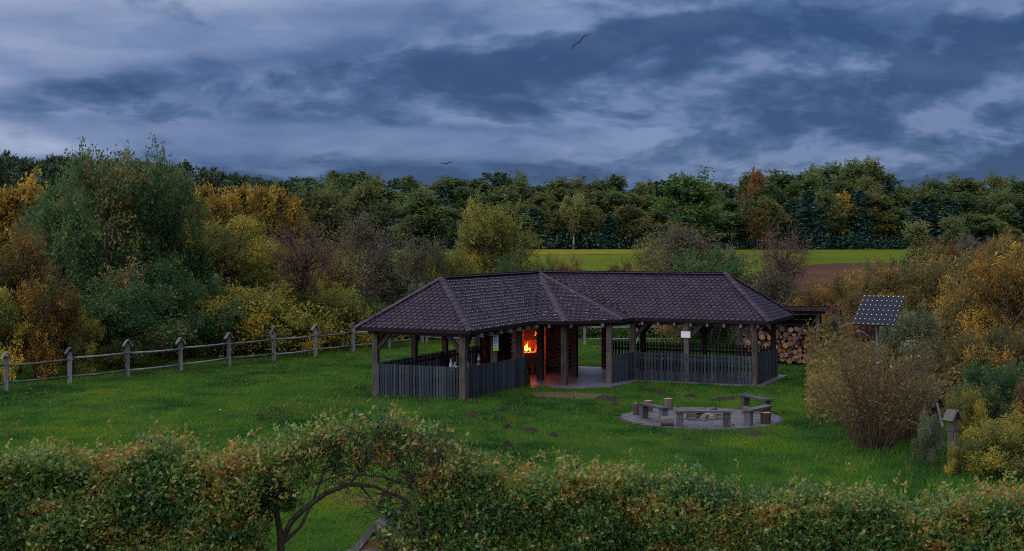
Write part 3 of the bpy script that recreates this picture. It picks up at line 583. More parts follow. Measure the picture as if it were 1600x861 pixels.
# dim undergrowth along the foot of the far wood
def undergrowth(name, x0, x1, Ya, Yb, n, h, ls, m, seed):
    r = np.random.default_rng(seed); Y = Ya + (Yb - Ya) * r.random(n); X = (x0 + (x1 - x0) * r.random(n) - 800) / F * Y
    if seed == 6: k = Y > 43.23 / (.652 - X / Y) + .5; X, Y = X[k], Y[k]; n = len(X)
    hh = h * (.35 + .8 * vnoise(X, Y, h * 1.8, seed)); Z = gz(X, Y) + hh * r.random(n) ** .8
    V, Fq = leaf_cloud(np.stack([X, Y, Z], -1), r.normal(size=(n, 3)) + [0, 0, .4], ls * r.uniform(.6, 1.3, n), r)
    link(name, np_mesh(name, V, Fq, np.repeat(np.clip(.42 + .3 * (vnoise(X, Y, h * 2.5, seed + 3) - .5) + r.normal(size=n) * .1, 0, 1), 4)), m, kind='stuff')
r = np.random.default_rng(77); n = 1500; Yl = 20 + 42 * r.random(n) ** .8; Xl = (r.random(n) * 2 - 1) * (.42 * Yl + 1); kk = vnoise(Xl, Yl, 2.5, 61) > .42
lx, ly = to_local(Xl, Yl); kk &= ~((lx > -3.9) & (lx < 7.1) & (ly > -8) & (ly < 4)); Xl, Yl = Xl[kk], Yl[kk]; n = len(Xl)
Vl, Fl = leaf_cloud(np.stack([Xl, Yl, gz(Xl, Yl) + .05 + .05 * r.random(n)], -1), r.normal(size=(n, 3)) * [1, 1, .25], r.uniform(.05, .11, n), r, .33)
link('fallen_leaves', np_mesh('fallen_leaves', Vl, Fl, np.repeat(r.uniform(.35, 1, n), 4)), LM['orange'], kind='stuff')
undergrowth('forest_undergrowth', 300, 1750, 366, 415, 26000, 6.5, .9, LM['spruce'], 3)
undergrowth('bank_undergrowth', 1260, 1720, 34, 75, 60000, 1.9, .12, LM['bank'], 4)
undergrowth('thicket_undergrowth', -60, 720, 52, 80, 70000, 3.2, .14, LM['olive'], 6)
undergrowth('rear_undergrowth', 640, 1300, 63.5, 82, 26000, 1.0, .14, LM['green'], 9)
# ------------------------------------------------------------------ fence on the left and behind the pavilion
def ribbed_post(H=1.12):
    m = MB(); m.box((0, 0, H / 2 - .1), (.13, .13, H + .2)); return m.mesh('fence_post')
post_me = ribbed_post(); side_m = MB()
for s in (-1, 1): side_m.box((0, s * .088, .42), (.10, .042, .98))
side_me = side_m.mesh('side_board')
cap_m = MB()
for s in (-1, 1):
    a = R(57) * s; cap_m.box((s * .085, 0, 1.01 + .15), (.265, .29, .03), Matrix.Rotation(a, 3, 'Y'))
cap_me = cap_m.mesh('gable_cap')
band_me = MB().box((0, 0, .86), (.17, .24, .07)).mesh('cross_band')
def fence(name, label, pts, group=None, rails=True, turn=0.0, wood='grey_wood'):
    o = thing(name, label, 'fence', (pts[0][0], pts[0][1], G(*pts[0])))
    o0 = Vector(o.location)
    for i, p in enumerate(pts):
        a = Vector(pts[max(i - 1, 0)]); b = Vector(pts[min(i + 1, len(pts) - 1)]); d = (b - a); rz = math.atan2(d.y, d.x) + rnd.uniform(-.06, .06)
        q = link('post', post_me, MT[wood], o, Vector((p[0], p[1], G(*p))) - o0, rz + turn)
        q.rotation_euler.x = rnd.uniform(-.03, .03); q.scale = (1, 1, rnd.uniform(.96, 1.05))
        link('gable_cap', cap_me, MT[wood], q); link('side_board', side_me, MT[wood], q); link('cross_band', band_me, MT[wood], q)
    if rails:
        for i in range(len(pts) - 1):
            for h, r0 in ((.84, .042), (.27, .038)):
                p = Vector((*pts[i], G(*pts[i]) + h + rnd.uniform(-.03, .03))) - o0; k = Vector((*pts[i + 1], G(*pts[i + 1]) + h + rnd.uniform(-.03, .03))) - o0
                mid = (p + k) / 2 + Vector((0, 0, -.02)); MB().tube([p, mid, k], [r0, r0 * .95, r0 * .85], 8).build('rail', MT[wood], o, sm=True)
    return o
def fl(xp): Y = 43.23 / (.652 - (xp - 800) / F); return (px(xp, Y), Y)
fp = []; Y = 41.45 - 2.05
while Y < 61.9: fp.append((-16.2 + .652 * (Y - 41.45), Y)); Y += 2.05
fence('wooden_fence', 'grey wooden rail fence with gable capped posts running along the left shrubs', fp, turn=R(-30))
bx = [(fp[-1][0] + .2 + 2.45 * i, fp[-1][1] + .3 + .05 * i) for i in range(8)]
fence('wooden_fence', 'grey rail fence seen behind the pavilion through its open bays', bx)
fence('wooden_fence', 'overgrown gable capped posts among the bushes at the lower right', [(9.58, 28.1), (9.98, 30.45), (10.5, 33.0)], rails=False, turn=R(-55), wood='post')  # shade among the bushes put into a darker wood colour
MB().bar((9.95, 30.3, 1.02), (9.75, 29.3, .62), .05, .04).build('loose_rail', MT['post'])  # same darker wood, shade painted into its colour
tag(bpy.data.objects['loose_rail'], 'slanting grey rail fallen between the two gable capped posts in the bushes', 'rail')

# ------------------------------------------------------------------ pavilion
pav = thing('picnic_pavilion', 'L-shaped open picnic pavilion with purple-brown shingled hip roof and dark slatted railings', 'pavilion', PO, PA)
EZ, RZ_ = 2.10, 3.62
pt = {'LE0': (-4, -8.03, EZ), 'LE1': (0, -8.03, EZ), 'V1': (0, -3.0, EZ), 'P1': (1.0, -2.8, EZ), 'P2': (2.42, -1.05, EZ), 'V2': (2.42, 0, EZ), 'RE0': (7.21, 0, EZ), 'RE1': (7.21, 4, EZ),
      'O': (-4, 4, EZ), 'R0': (-2, -6.03, RZ_), 'T1': (-2, -.5, RZ_), 'A': (-2, 2, RZ_), 'R1': (5.21, 2, RZ_), 'T2': (-1.2, 2, RZ_)}
pt = {k: Vector(v) for k, v in pt.items()}
FAC = {'end': ('LE0', 'LE1', 'R0'), 'slope': ('LE1', 'V1', 'T1', 'R0'), 'bay1': ('V1', 'P1', 'A'), 'valley': ('V1', 'A', 'T1'), 'front': ('P1', 'P2', 'A'), 'bay2': ('P2', 'V2', 'A'), 'valley2': ('V2', 'T2', 'A'),
       'right': ('V2', 'RE0', 'R1', 'T2'), 'rend': ('RE0', 'RE1', 'R1'), 'rback': ('RE1', 'O', 'A', 'R1'), 'lback': ('O', 'LE0', 'R0', 'A')}
rm = MB()
for f in FAC.values():
    p = [pt[k] for k in f]; n = len(p); dn = Vector((0, 0, -.07))
    for tri in ([0, 1, 2], [0, 2, 3])[:n - 2]: rm.add([p[i] for i in tri], [[0, 1, 2]]); rm.add([p[i] + dn for i in tri], [[2, 1, 0]])
ring = ['LE0', 'LE1', 'V1', 'P1', 'P2', 'V2', 'RE0', 'RE1', 'O']
for i, k in enumerate(ring):
    a, b = pt[k], pt[ring[(i + 1) % len(ring)]]; rm.add([a, b, b + Vector((0, 0, -.09)), a + Vector((0, 0, -.09))], [[0, 3, 2, 1]])
roof = rm.build('roof', MT['roof_deck'], pav)
# shingle tabs
TW, TH = .190, .152
tabp = [(0, .03), (TW * .93, .03), (TW * .93, -TH * .30), (TW * .72, -TH * .97), (TW * .23, -TH * .97), (0, -TH * .30)]
def tab_shape():
    m = MB(); top = [(x, y, (.026 - (y + TH) / (TH + .03) * .023)) for x, y in tabp]
    m.add(top, [[5, 4, 3, 2, 1, 0]]); low = [(x, y, .0) for x, y, z in top]
    m.add([top[2], top[3], top[4], top[5], low[2], low[3], low[4], low[5]], [[0, 4, 5, 1], [1, 5, 6, 2], [2, 6, 7, 3]]); return m
TAB = tab_shape(); tab_me = TAB.mesh('shingle')
def facet_frame(f):
    p = [pt[k] for k in FAC[f]]; n = (p[1] - p[0]).cross(p[2] - p[0]).normalized()
    if n.z < 0: n = -n
    e = Vector((0, 0, 1)).cross(n).normalized(); u = n.cross(e).normalized()
    return p, e, u, n
def inside(q, poly):
    s = None
    for i in range(len(poly)):
        a, b = poly[i], poly[(i + 1) % len(poly)]; c = (b[0] - a[0]) * (q[1] - a[1]) - (b[1] - a[1]) * (q[0] - a[0])
        if abs(c) < 1e-9: continue
        if s is None: s = c > 0
        elif (c > 0) != s: return False
    return True
def shingle(f, single, spots=False):
    p, e, u, n = facet_frame(f); o = p[0]; poly = [((q - o).dot(e), (q - o).dot(u)) for q in p]; h = max(q[1] for q in poly); y0 = min(q[1] for q in poly); x0 = min(q[0] for q in poly); x1 = max(q[0] for q in poly)
    B = Matrix((e, u, n)).transposed(); Vs = []; Fs = []; Ts = []; sp = MB(); rows = int((h - y0) / TH) + 1
    for r_ in range(rows):
        y = y0 + (r_ + 1) * TH
        for c in range(int((x1 - x0) / TW) + 2):
            x = x0 + (c - (.5 if r_ % 2 else 0)) * TW
            if not inside((x + TW / 2, y - TH * .5), poly): continue
            zl = rnd.uniform(0, .004); pos = o + B @ Vector((x, y, .004 + zl))
            if single:
                q = link('shingle', tab_me, MT['shingle_one'], roof); m4 = (B @ Matrix.Rotation(rnd.gauss(0, .022), 3, 'Z')).to_4x4(); m4.translation = pos; q.matrix_local = m4
            else:
                k = len(Vs); J = Matrix.Rotation(rnd.gauss(0, .022), 3, 'Z'); Vs += [pos + B @ (J @ Vector(v)) for v in TAB.v]; Fs += [[i + k for i in fc] for fc in TAB.f]; Ts += [rnd.random()] * len(TAB.v)
            if spots and rnd.random() < spots:
                cpt = pos + B @ Vector((TW * .985, -TH * .80, .018)); sp.add([cpt + B @ Vector((-.032, 0, 0)), cpt + B @ Vector((.032, 0, 0)), cpt + B @ Vector((.014, .034, .004)), cpt + B @ Vector((-.016, .034, .004))], [[0, 1, 2, 3]])
    if not single:
        me = bpy.data.meshes.new('shingle'); me.from_pydata([tuple(v) for v in Vs], [], Fs); a = me.attributes.new('tint', 'FLOAT', 'POINT'); a.data.foreach_set('value', Ts); me.update()
        link('shingle', me, MT['shingle'], roof, kind='stuff')
    if spots: sp.build('pale_flecks', MT['roof_fleck'], roof, kind='stuff')
shingle('end', True); shingle('slope', False, .8); shingle('bay1', False, .15); shingle('valley', False, .3); shingle('valley2', False); shingle('front', False, .08); shingle('bay2', False); shingle('right', False); shingle('rend', False); shingle('rback', False); shingle('lback', False)
# ridge and hip caps
capm = MB().add([(-.135, -.14, -.035), (0, -.14, .02), (.135, -.14, -.035), (-.125, .14, -.045), (0, .14, .010), (.125, .14, -.045)], [[0, 1, 4, 3], [1, 2, 5, 4], [0, 2, 1]]).mesh('ridge_cap')
for a, b in (('R0', 'T1'), ('T1', 'A'), ('A', 'R1'), ('LE0', 'R0'), ('LE1', 'R0'), ('P1', 'A'), ('P2', 'A'), ('RE0', 'R1'), ('RE1', 'R1'), ('A', 'O')):
    A_, B_ = pt[a], pt[b]; d = B_ - A_; ln = d.length; d.normalize(); k = int(ln / .235); sx = d.cross(Vector((0, 0, 1))).normalized(); u = sx.cross(d)
    for i in range(k):
        q = link('ridge_cap', capm, MT['ridge'], roof); m4 = Matrix((sx, d, u)).transposed().to_4x4(); m4.translation = A_ + d * (i + .5) * ln / k + u * .05; q.matrix_local = m4
# floor
def prism(name, poly, z0, z1, m, parent=None, kind=None):
    n = len(poly); v = [(x, y, z0) for x, y in poly] + [(x, y, z1) for x, y in poly]
    return MB().add(v, [list(range(n, 2 * n)), list(range(n - 1, -1, -1))] + [[i, (i + 1) % n, n + (i + 1) % n, n + i] for i in range(n)]).build(name, m, parent, kind=kind)
prism('floor_slab', [(-3.72, -7.8), (-.22, -7.8), (-.22, -3.5), (.55, -3.35), (1.6, -2.9), (2.4, -2.1), (2.62, -.9), (2.62, .10), (6.98, .10), (6.98, 3.85), (-3.72, 3.85)], -.35, -.055, MT['concrete'], pav)
# posts, braces, plates
def post(x, y, w=.165, brace=(), z1=2.02):
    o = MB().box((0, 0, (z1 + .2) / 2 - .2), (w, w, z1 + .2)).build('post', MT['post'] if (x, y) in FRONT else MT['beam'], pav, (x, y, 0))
    for dx, dy in brace:
        MB().bar((dx * .05, dy * .05, z1 - .62), (dx * .58, dy * .58, z1 - .03), .10, .12).build('brace', MT['beam'], o)
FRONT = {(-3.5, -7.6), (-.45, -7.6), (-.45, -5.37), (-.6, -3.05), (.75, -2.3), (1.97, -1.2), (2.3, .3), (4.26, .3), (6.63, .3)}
post(-3.5, -7.6, .17, ((1, 0), (0, 1))); post(-.45, -7.6, .20, ((-1, 0), (0, 1))); post(-.45, -5.37); post(-.6, -3.05); post(-.55, -1.3, .2); post(.75, -2.3, .18); post(.15, .2, .2)
post(1.97, -1.2, .17); post(2.3, .3, .17, ((1, 0),)); post(4.26, .3, .165, ((1, 0), (-1, 0))); post(6.63, .3, .165, ((-1, 0), (0, 1)))
post(-3.5, -5.07, .17, ((0, 1),)); post(-3.5, -2.82, .17, ((0, 1), (0, -1))); post(-3.5, -.1, .2)
post(.1, 3.5, .2); post(1.63, 3.5, .18, ((1, 0), (-1, 0))); post(4.0, 3.5, .18, ((1, 0), (-1, 0))); post(6.55, 3.5, .17, ((-1, 0),)); post(-1.15, 3.45, .18)
for a, b in (((-3.75, -7.6), (-.2, -7.6)), ((-.45, -7.8), (-.45, -1.2)), ((-3.5, -7.8), (-3.5, 3.7)), ((-3.75, 3.5), (6.95, 3.5)), ((.0, .3), (6.95, .3)), ((6.6, .05), (6.6, 3.75)), ((-.5, -2.45), (.85, -2.35)), ((.75, -2.4), (2.0, -1.15)), ((1.97, -1.3), (2.28, .3))):
    MB().bar((*a, 1.965), (*b, 1.965), .13, .14).build('wall_plate', MT['beam'], pav)
raf = MB().box((0, 0, 0), (.07, .5, .11)).mesh('rafter_end')
for i in range(7): link('rafter_end', raf, MT['post'], pav, (-.17, -7.3 + i * .72, 1.93), R(90))
for x in (.35, 1.05, 1.9): link('rafter_end', raf, MT['post'], pav, (x, -2.75 + max(0, x - .8) * .9, 1.95), R(30))
for i in range(8): link('rafter_end', raf, MT['post'], pav, (2.75 + i * .58, .2, 1.93), 0)
# railings: every slat a piece
slat_v = []
for k in range(3):
    w = .070; m = MB(); m.add([(-w / 2, -.012, 0), (w / 2, -.012, 0), (w / 2, .012, 0), (-w / 2, .012, 0), (-w / 2, -.012, .985), (w / 2, -.012, .985), (w / 2, .012, .985), (-w / 2, .012, .985), (-.018 + .008 * k, -.012, 1.0), (.020, -.012, 1.0), (.020, .012, 1.0), (-.018 + .008 * k, .012, 1.0)],
        [[0, 3, 2, 1], [0, 1, 5, 9, 8, 4], [2, 3, 7, 11, 10, 6], [1, 2, 6, 5], [3, 0, 4, 7], [8, 9, 10, 11], [5, 6, 10, 9], [7, 4, 8, 11]]); slat_v.append(m.mesh('slat'))
def railing(p0, p1, pitch=.0985, z0=-.02, z1=None, side=1, h=1.0):
    p0 = Vector(p0); p1 = Vector(p1); d = p1 - p0; ln = d.length; d.normalize(); rz = math.atan2(d.y, d.x); n = int(ln / pitch); z1 = z0 if z1 is None else z1
    m = MB()
    for z in (.2, .8): m.box((ln / 2, side * .04, z), (ln, .045, .09))
    m.box((ln / 2, side * .045, .945), (ln, .06, .05))
    o = m.build('railing', MT['slat'], pav, (p0.x, p0.y, (z0 + z1) / 2), rz)
    for i in range(n):
        q = link('slat', rnd.choice(slat_v), MT['slat'], o, ((i + .5) * ln / n + rnd.uniform(-.006, .006), rnd.uniform(-.004, .004), (z1 - z0) * (i / n - .5) + rnd.uniform(-.012, .008)), 0)
        q.rotation_euler = (rnd.uniform(-.008, .008), rnd.uniform(-.008, .008), rnd.uniform(-.03, .03)); q.scale = (rnd.uniform(.93, 1.03), 1, h)
railing((-3.42, -7.70), (-.56, -7.70)); railing((-.34, -7.52), (-.34, -2.97), z0=-.02, z1=-.08); railing((-3.60, -7.5), (-3.60, -.2), .11, side=-1)
railing((2.38, .20), (6.55, .20), .116, -.08); railing((6.73, .38), (6.73, 3.42), .1, -.08); railing((.2, 3.60), (6.5, 3.60), .125, -.07, side=-1, h=1.07); railing((2.04, -1.14), (2.36, .2), .1, -.1)

# brick walls round the outer corner of the L
bw = MB().box((0, 0, 0), (.24, .105, .066)).mesh('brick')
def brick_wall(name, label, p0, p1, h, both=False):
    a = PW(*p0); b = PW(*p1); d = b - a; ln = d.length; rz = math.atan2(d.y, d.x)
    o = thing(name, label, 'wall', (a.x, a.y, -.055), rz); MB().box((ln / 2, .055, h / 2), (ln - .01, .09, h)).build('mortar', MT['mortar'], o)
    cells = [(r_, c) for r_ in range(int(h / .078)) for c in range(int(ln / .252) + (r_ % 2))]
    st = MB(); cells.sort(key=lambda t: -t[0])
    for i, (r_, c) in enumerate(cells):
        x = (c + .5 - (.5 if r_ % 2 else 0)) * .252; x = min(max(x, .13), ln - .13); l = (x, .005 + rnd.uniform(-.004, .003), .04 + r_ * .078)
        if i < 300: link('brick', bw, MT['brick'], o, l, rnd.uniform(-.008, .008))
        else: st.box(l, (.24, .105, .066))
    if st.v: st.build('brick', MT['brick'], o, kind='stuff')
    return o, ln
brick_wall('brick_wall', 'dark red brick wall right of the fireplace at the back of the pavilion', (-3.55, 3.30), (-1.22, 3.30), 2.0)
bwl, bwn = brick_wall('brick_wall', 'dark brick wall with faint chalk scribbles on the left of the fireplace', (-3.36, -.05), (-3.36, 3.25), 2.0)
# chalk scribbles on that wall (mirror side faces the pavilion): thin raised strokes
brk = thing('chalk_scribble', 'faint grey chalk scribble on the brick wall left of the fire', 'graffiti', PW(-3.36, -.05, 0), PA + R(90))

# ------------------------------------------------------------------ hearth with its fire
hp = PW(-1.72, .42, -.055); HR = R(21)
he = thing('fireplace', 'brick fireplace with open firebox in the middle of the pavilion', 'fireplace', hp, HR)
for s in (-1, 1):
    p_ = MB().box((s * .42, .05, 1.05), (.215, .66, 2.1)).build('pier', MT['mortar'], he)
    for r_ in range(26):
        for c in range(3):
            off = .125 if r_ % 2 else 0; y = -.17 + c * .252 - off
            if y < -.2 or y > .42: continue
            link('brick', bw, MT['brick'], p_, (s * .42, y, .04 + r_ * .078), R(90)).scale = (1, 2.2, 1)
        link('brick', bw, MT['brick'], p_, (s * .42, -.285, .04 + r_ * .078), 0).scale = (.98, .6, 1)
MB().box((0, .36, 1.0), (.63, .06, 2.0)).build('back_plate', MT['fire_brick'], he); MB().box((0, .04, .76), (.63, .62, .05)).build('grate', MT['steel'], he)
MB().box((0, -.25, .50), (.62, .03, .50)).build('ash_door', MT['steel'], he)
hd = MB(); hd.box((0, .03, 1.66), (.62, .62, .84), taper=.6); hd.build('smoke_hood', MT['steel'], he)
for i, (x, y, l) in enumerate(((-.17, -.1, .3), (.02, -.2, .36), (.2, -.12, .28))):
    lg = MB().tube([(0, 0, 0), (0.01, .05, l * .5), (0, .1, l)], [.06, .062, .055], 9).build('firewood_log', MT['bark'] if i == 1 else MT['post'], None, hp + Matrix.Rotation(HR, 3, 'Z') @ Vector((x, y - .12, 0)), HR)
    tag(lg, ['short log leaning at the left under the firebox', 'thick stub of wood standing under the firebox', 'short log at the right pier under the firebox'][i], 'log', 'logs under the firebox')
fi = thing('wood_fire', 'bright orange fire burning in the open firebox of the brick fireplace', 'fire', hp + Vector((0, 0, .79)), HR)
def flame(x, y, h, w, m='flame'):
    k = MB(); pts = []; rs = []
    for i in range(8):
        t = i / 7; pts.append((x + .05 * math.sin(4 * t + x * 20) * t, y + .03 * math.sin(5 * t) * t, h * t)); rs.append(max(.004, w * math.sin(math.pi * min(1, .22 + .78 * t)) ** 1.1))
    k.tube(pts, rs, 9); k.build('flame', MT[m], fi, sm=True)
flame(-.12, -.02, .34, .075); flame(-.03, -.05, .20, .075); flame(.06, 0, .12, .06); flame(-.19, .02, .18, .05); flame(.22, -.08, .24, .022, 'ember'); flame(-.08, .05, .38, .03)
eb = MB()
for i in range(9): eb.box((rnd.uniform(-.26, .26), rnd.uniform(-.2, .15), .02), (.10, .06, .06), rnd.uniform(0, 3))
eb.build('embers', MT['ember'], fi)
for i, a in enumerate((.3, -.4, 1.2)): MB().tube([(-.2 * math.cos(a), -.12 * math.sin(a), .05), (.2 * math.cos(a), .12 * math.sin(a), .08)], .04, 8).build('burning_log', MT['char'], fi)
MB().tube([(0.13, -.26, .62), (.17, -.27, .70), (.14, -.27, .78)], [.02, .03, .008], 7).build('spark_plume', MT['ember'], fi)
for nm, loc, en, rad in (('fire_light', (0, .0, .42), 5.5, .15), ('fire_glow', (0.05, -.85, .5), 8, .3)):
    ld = bpy.data.lights.new(nm, 'POINT'); ld.energy = en; ld.color = (1.0, .13, .022); ld.shadow_soft_size = rad; lo = bpy.data.objects.new(nm, ld); COL.objects.link(lo); lo.parent = fi; lo.location = loc

# chalk strokes
def stroke(pts):
    m = MB(); n = [Vector(p) for p in pts]
    m.tube(n, .008, 4); return m
for sx in range(5):
    x = 1.55 + sx * .17; z = 1.15 + rnd.uniform(-.03, .05)
    stroke([(x, -.052, z), (x + .03, -.052, z + .18), (x + .10, -.052, z + .15), (x + .05, -.052, z + .08), (x + .11, -.052, z)]).build('chalk_line', MT['concrete'], brk)

# ------------------------------------------------------------------ things in and on the pavilion
tb = PW(-1.75, -5.1, -.055)
pt_ = thing('picnic_table', 'long dark wooden table with bottles in the left wing', 'table', tb, PA)
for i in range(5): MB().box((-.32 + i * .16, 0, .74), (.15, 2.6, .04)).build('tabletop_plank', MT['bench'], pt_)
for y in (-1.0, 1.0): MB().bar((-.3, y, 0), (.25, y, .72), .08, .08).bar((.3, y, 0), (-.25, y, .722), .07, .07).build('trestle_leg', MT['beam'], pt_)
for s, tx in ((-.75, 'dark plank bench on the far side of the table in the left wing'), (.72, 'dark plank bench between the table and the slatted railing')):
    b = thing('plank_bench', tx, 'bench', PW(-1.75 + s, -5.1, -.055), PA); MB().box((0, 0, .43), (.28, 2.5, .05)).build('seat', MT['beam'], b)
    for y in (-.95, .95): MB().box((0, y, .2), (.22, .08, .41)).build('leg', MT['beam'], b)
def bottle(x, y, z, h, r, m, label, cap=None):
    o = thing('bottle', label, 'bottle', PW(x, y, z), PA, 'bottles on the picnic table')
    MB().tube([(0, 0, 0), (0, 0, h * .58), (0, 0, h * .72), (0, 0, h * .95)], [r, r, r * .42, r * .36], 10).build('bottle_body', MT[m], o, sm=True)
    MB().tube([(0, 0, h * .95), (0, 0, h)], r * .42, 8).build('cap', MT[cap or 'white'], o)
    MB().tube([(0, 0, h * .2), (0, 0, h * .48)], r * 1.03, 10).build('bottle_label', MT['red' if cap == 'red' else 'white'], o)
TZ = .705
bottle(-1.55, -6.25, TZ, .36, .05, 'clear_glass', 'tall pale bottle at the left end of the table'); bottle(-1.5, -5.95, TZ, .24, .05, 'green_glass', 'green bottle second from the left on the table'); bottle(-1.65, -5.75, TZ, .22, .055, 'clear_glass', 'short pale bottle beside the green bottle')
bottle(-1.45, -5.6, TZ, .24, .045, 'green_glass', 'green bottle in the middle of the table group'); bottle(-1.45, -5.25, TZ, .25, .04, 'clear_glass', 'pale bottle standing apart left of the red capped one', 'yellow'); bottle(-1.38, -4.55, TZ, .40, .05, 'clear_glass', 'tall bottle with red cap and red label on the table', 'red')
for i in range(4):
    x, y = -1.4 - rnd.random() * .3, -6.1 + i * .22; c = MB().tube([(0, 0, 0), (0, 0, .11)], [.033, .042], 10).build('cup', MT['white'], None, PW(x, y, TZ)); tag(c, ['white cup beside the tall pale bottle', 'white cup behind the green bottle', 'white cup among the short bottles', 'white cup at the right of the bottle group'][i], 'cup', 'cups on the picnic table')
no = thing('notice_sheet', 'white notice sheet with yellow bands on the middle post of the left wing', 'notice', PW(-.36, -5.47, 1.30), PA)
MB().box((0.03, 0, .27), (.012, .19, .36)).build('paper', MT['white'], no); MB().box((.03, 0, .045), (.015, .20, .07)).build('yellow_band', MT['yellow'], no); MB().box((.03, 0, .485), (.015, .20, .05)).build('yellow_band', MT['yellow'], no)
no.rotation_euler.z = PA + R(-35)
for k in range(4): MB().box((.038, 0, .18 + k * .06), (.004, .12, .014)).build('print_line', MT['stone'], no)
wb = thing('blank_sign', 'blank white board nailed to the front middle post of the right wing', 'sign', PW(4.26, .19, 1.47), PA)
MB().box((0, -.02, .12), (.33, .02, .235)).build('board', MT['white'], wb); MB().box((0, -.034, .235), (.335, .012, .018)).build('edge_strip', MT['pole'], wb)

# ------------------------------------------------------------------ fire pit
def disc(c, r, n, ph=0): return [(c[0] + r * math.cos(2 * math.pi * i / n + ph), c[1] + r * math.sin(2 * math.pi * i / n + ph)) for i in range(n)]
pz = G(*PAVE_C)
pave = prism('fire_pit_paving', disc(PAVE_C, PAVE_R, 12, .2), pz - .25, pz + .012, MT['mortar'], kind='structure')
pm = MB(); a0 = R(12)
for i in range(-12, 13):
    for j in range(-24, 25):
        x, y = (i + (.5 if j % 2 else 0)) * .205, j * .105; X, Y = PAVE_C[0] + x * math.cos(a0) - y * math.sin(a0), PAVE_C[1] + x * math.sin(a0) + y * math.cos(a0)
        if math.hypot(X - PAVE_C[0], Y - PAVE_C[1]) > PAVE_R - .10 or math.hypot(X - PAVE_C[0], Y - PAVE_C[1]) < .42: continue
        pm.box((X, Y, pz + .012 + rnd.uniform(0, .008)), (.193, .093, .03), a0)
pm.build('paver', MT['paver'], pave, kind='stuff')
def bench(p0, p1, label):
    a = Vector((*p0, G(*p0))); b = Vector((*p1, G(*p1))); d = b - a; ln = d.length; c = (a + b) / 2; o = thing('log_bench', label, 'bench', c, math.atan2(d.y, d.x), 'benches round the fire pit')
    MB().box((0, 0, .425), (ln, .26, .05)).build('seat', MT['bench'], o)
    for s in (-1, 1): MB().box((s * (ln / 2 - .13), 0, .19), (.17, .19, .46)).build('leg', MT['bench'], o)
bench((4.30, 34.15), (5.80, 34.15), 'grey plank bench at the front of the fire pit facing the fire')
bench((3.58, 35.85), (4.14, 34.75), 'grey plank bench on the left side of the fire pit'); bench((6.20, 34.25), (7.0, 35.3), 'grey plank bench at the right front of the fire pit'); bench((6.72, 37.7), (7.26, 36.5), 'grey plank bench at the right rear of the fire pit')
q = M('sawn_log_end'); p = q.coord('Generated'); w = q.n('ShaderNodeTexWave', wave_type='RINGS', rings_direction='Z'); w.inputs['Scale'].default_value = 6; w.inputs['Distortion'].default_value = 1.5; q.l(q.coord('Object'), w.inputs['Vector'])
f = q.math('ADD', q.math('MULTIPLY', w.outputs['Fac'], .25), q.math('MULTIPLY', q.rand(), .7))
MT['cut'] = q.bsdf(q.ramp(f, [(0, (.08, .055, .05)), (.25, (.20, .11, .08)), (.5, (.33, .20, .16)), (.72, (.40, .16, .05)), (1, (.50, .33, .16))]), .8, .2)
def log_thing(name, label, cat, p, d, r, ln, group=None, bark='bark', n=12):
    """a sawn log: bark sleeve and two cut faces, axis along d from p"""
    o = thing(name, label, cat, p, 0, group); d = Vector(d).normalized(); o.rotation_mode = 'QUATERNION'; o.rotation_quaternion = d.to_track_quat('Z', 'Y')
    m = MB(); rr = [r * rnd.uniform(.94, 1.05) for _ in range(n)]; m.add([(rr[i] * math.cos(6.2832 * i / n), rr[i] * math.sin(6.2832 * i / n), z) for z in (0, ln) for i in range(n)], [[i, (i + 1) % n, n + (i + 1) % n, n + i] for i in range(n)])
    link('log_bark', smooth(m.mesh('log_bark')), MT[bark], o)
    for z, k in ((-.002, -1), (ln + .002, 1)):
        c = MB().add([(rr[i] * .97 * math.cos(6.2832 * i / n), rr[i] * .97 * math.sin(6.2832 * i / n), z) for i in range(n)], [list(range(n))[::k]]).build('cut_face', MT['cut'], o)
    return o
for x, y, h, r, tx in ((3.52, 36.45, .36, .12, 'tall pale stump at the left end of the left bench'), (3.92, 37.2, .33, .13, 'pale stump behind the left bench'), (4.53, 37.5, .36, .13, 'reddish brown stump at the back edge of the fire pit'), (6.80, 34.72, .32, .14, 'brown stump under the end of the right front bench'), (6.62, 36.6, .22, .13, 'low stump between the two right-hand benches')):
    log_thing('log_stump', tx, 'stump', (x, y, G(x, y)), (0, 0, 1), r, h, 'stumps round the fire pit', 'post')
log_thing('lying_log', 'short brown log lying beside the left bench on the paving', 'log', (3.95, 34.35, G(4, 34.3) + .14), (1, -.12, 0), .125, .34, None, 'post')
fx, fy = PAVE_C
ASH = link('ash_bed', MB().add([(fx + .42 * math.cos(a * .5236), fy + .42 * math.sin(a * .5236), pz + .02) for a in range(12)] + [(fx, fy, pz + .09)], [[i, (i + 1) % 12, 12] for i in range(12)]).mesh('ash_bed'), MT['char']); tag(ASH, 'black ash bed in the middle of the fire ring', 'ashes')
CLK = 'three two one twelve eleven ten nine eight seven six five four'.split()
for i in range(12):
    a = 6.2832 * i / 12 + rnd.uniform(-.08, .08); r_ = .55 + rnd.uniform(-.05, .05); s = rnd.uniform(.09, .15); m = MB(); m.tube([(0, 0, -.3 * s), (0, 0, .2 * s), (0.1 * s, 0, .8 * s), (0, 0, 1.1 * s)], [s * .9, s * 1.05, s * .8, s * .2], 7)
    o = m.build('ring_stone', MT['stone'], None, (fx + r_ * math.cos(a), fy + r_ * math.sin(a), pz + .03), rnd.random() * 6); o.scale = (1.1, .85, rnd.uniform(.8, 1.15))
    tag(o, "grey stone at %s o'clock in the fire ring, twelve being farthest away" % CLK[i], 'stone', 'stones of the fire ring')
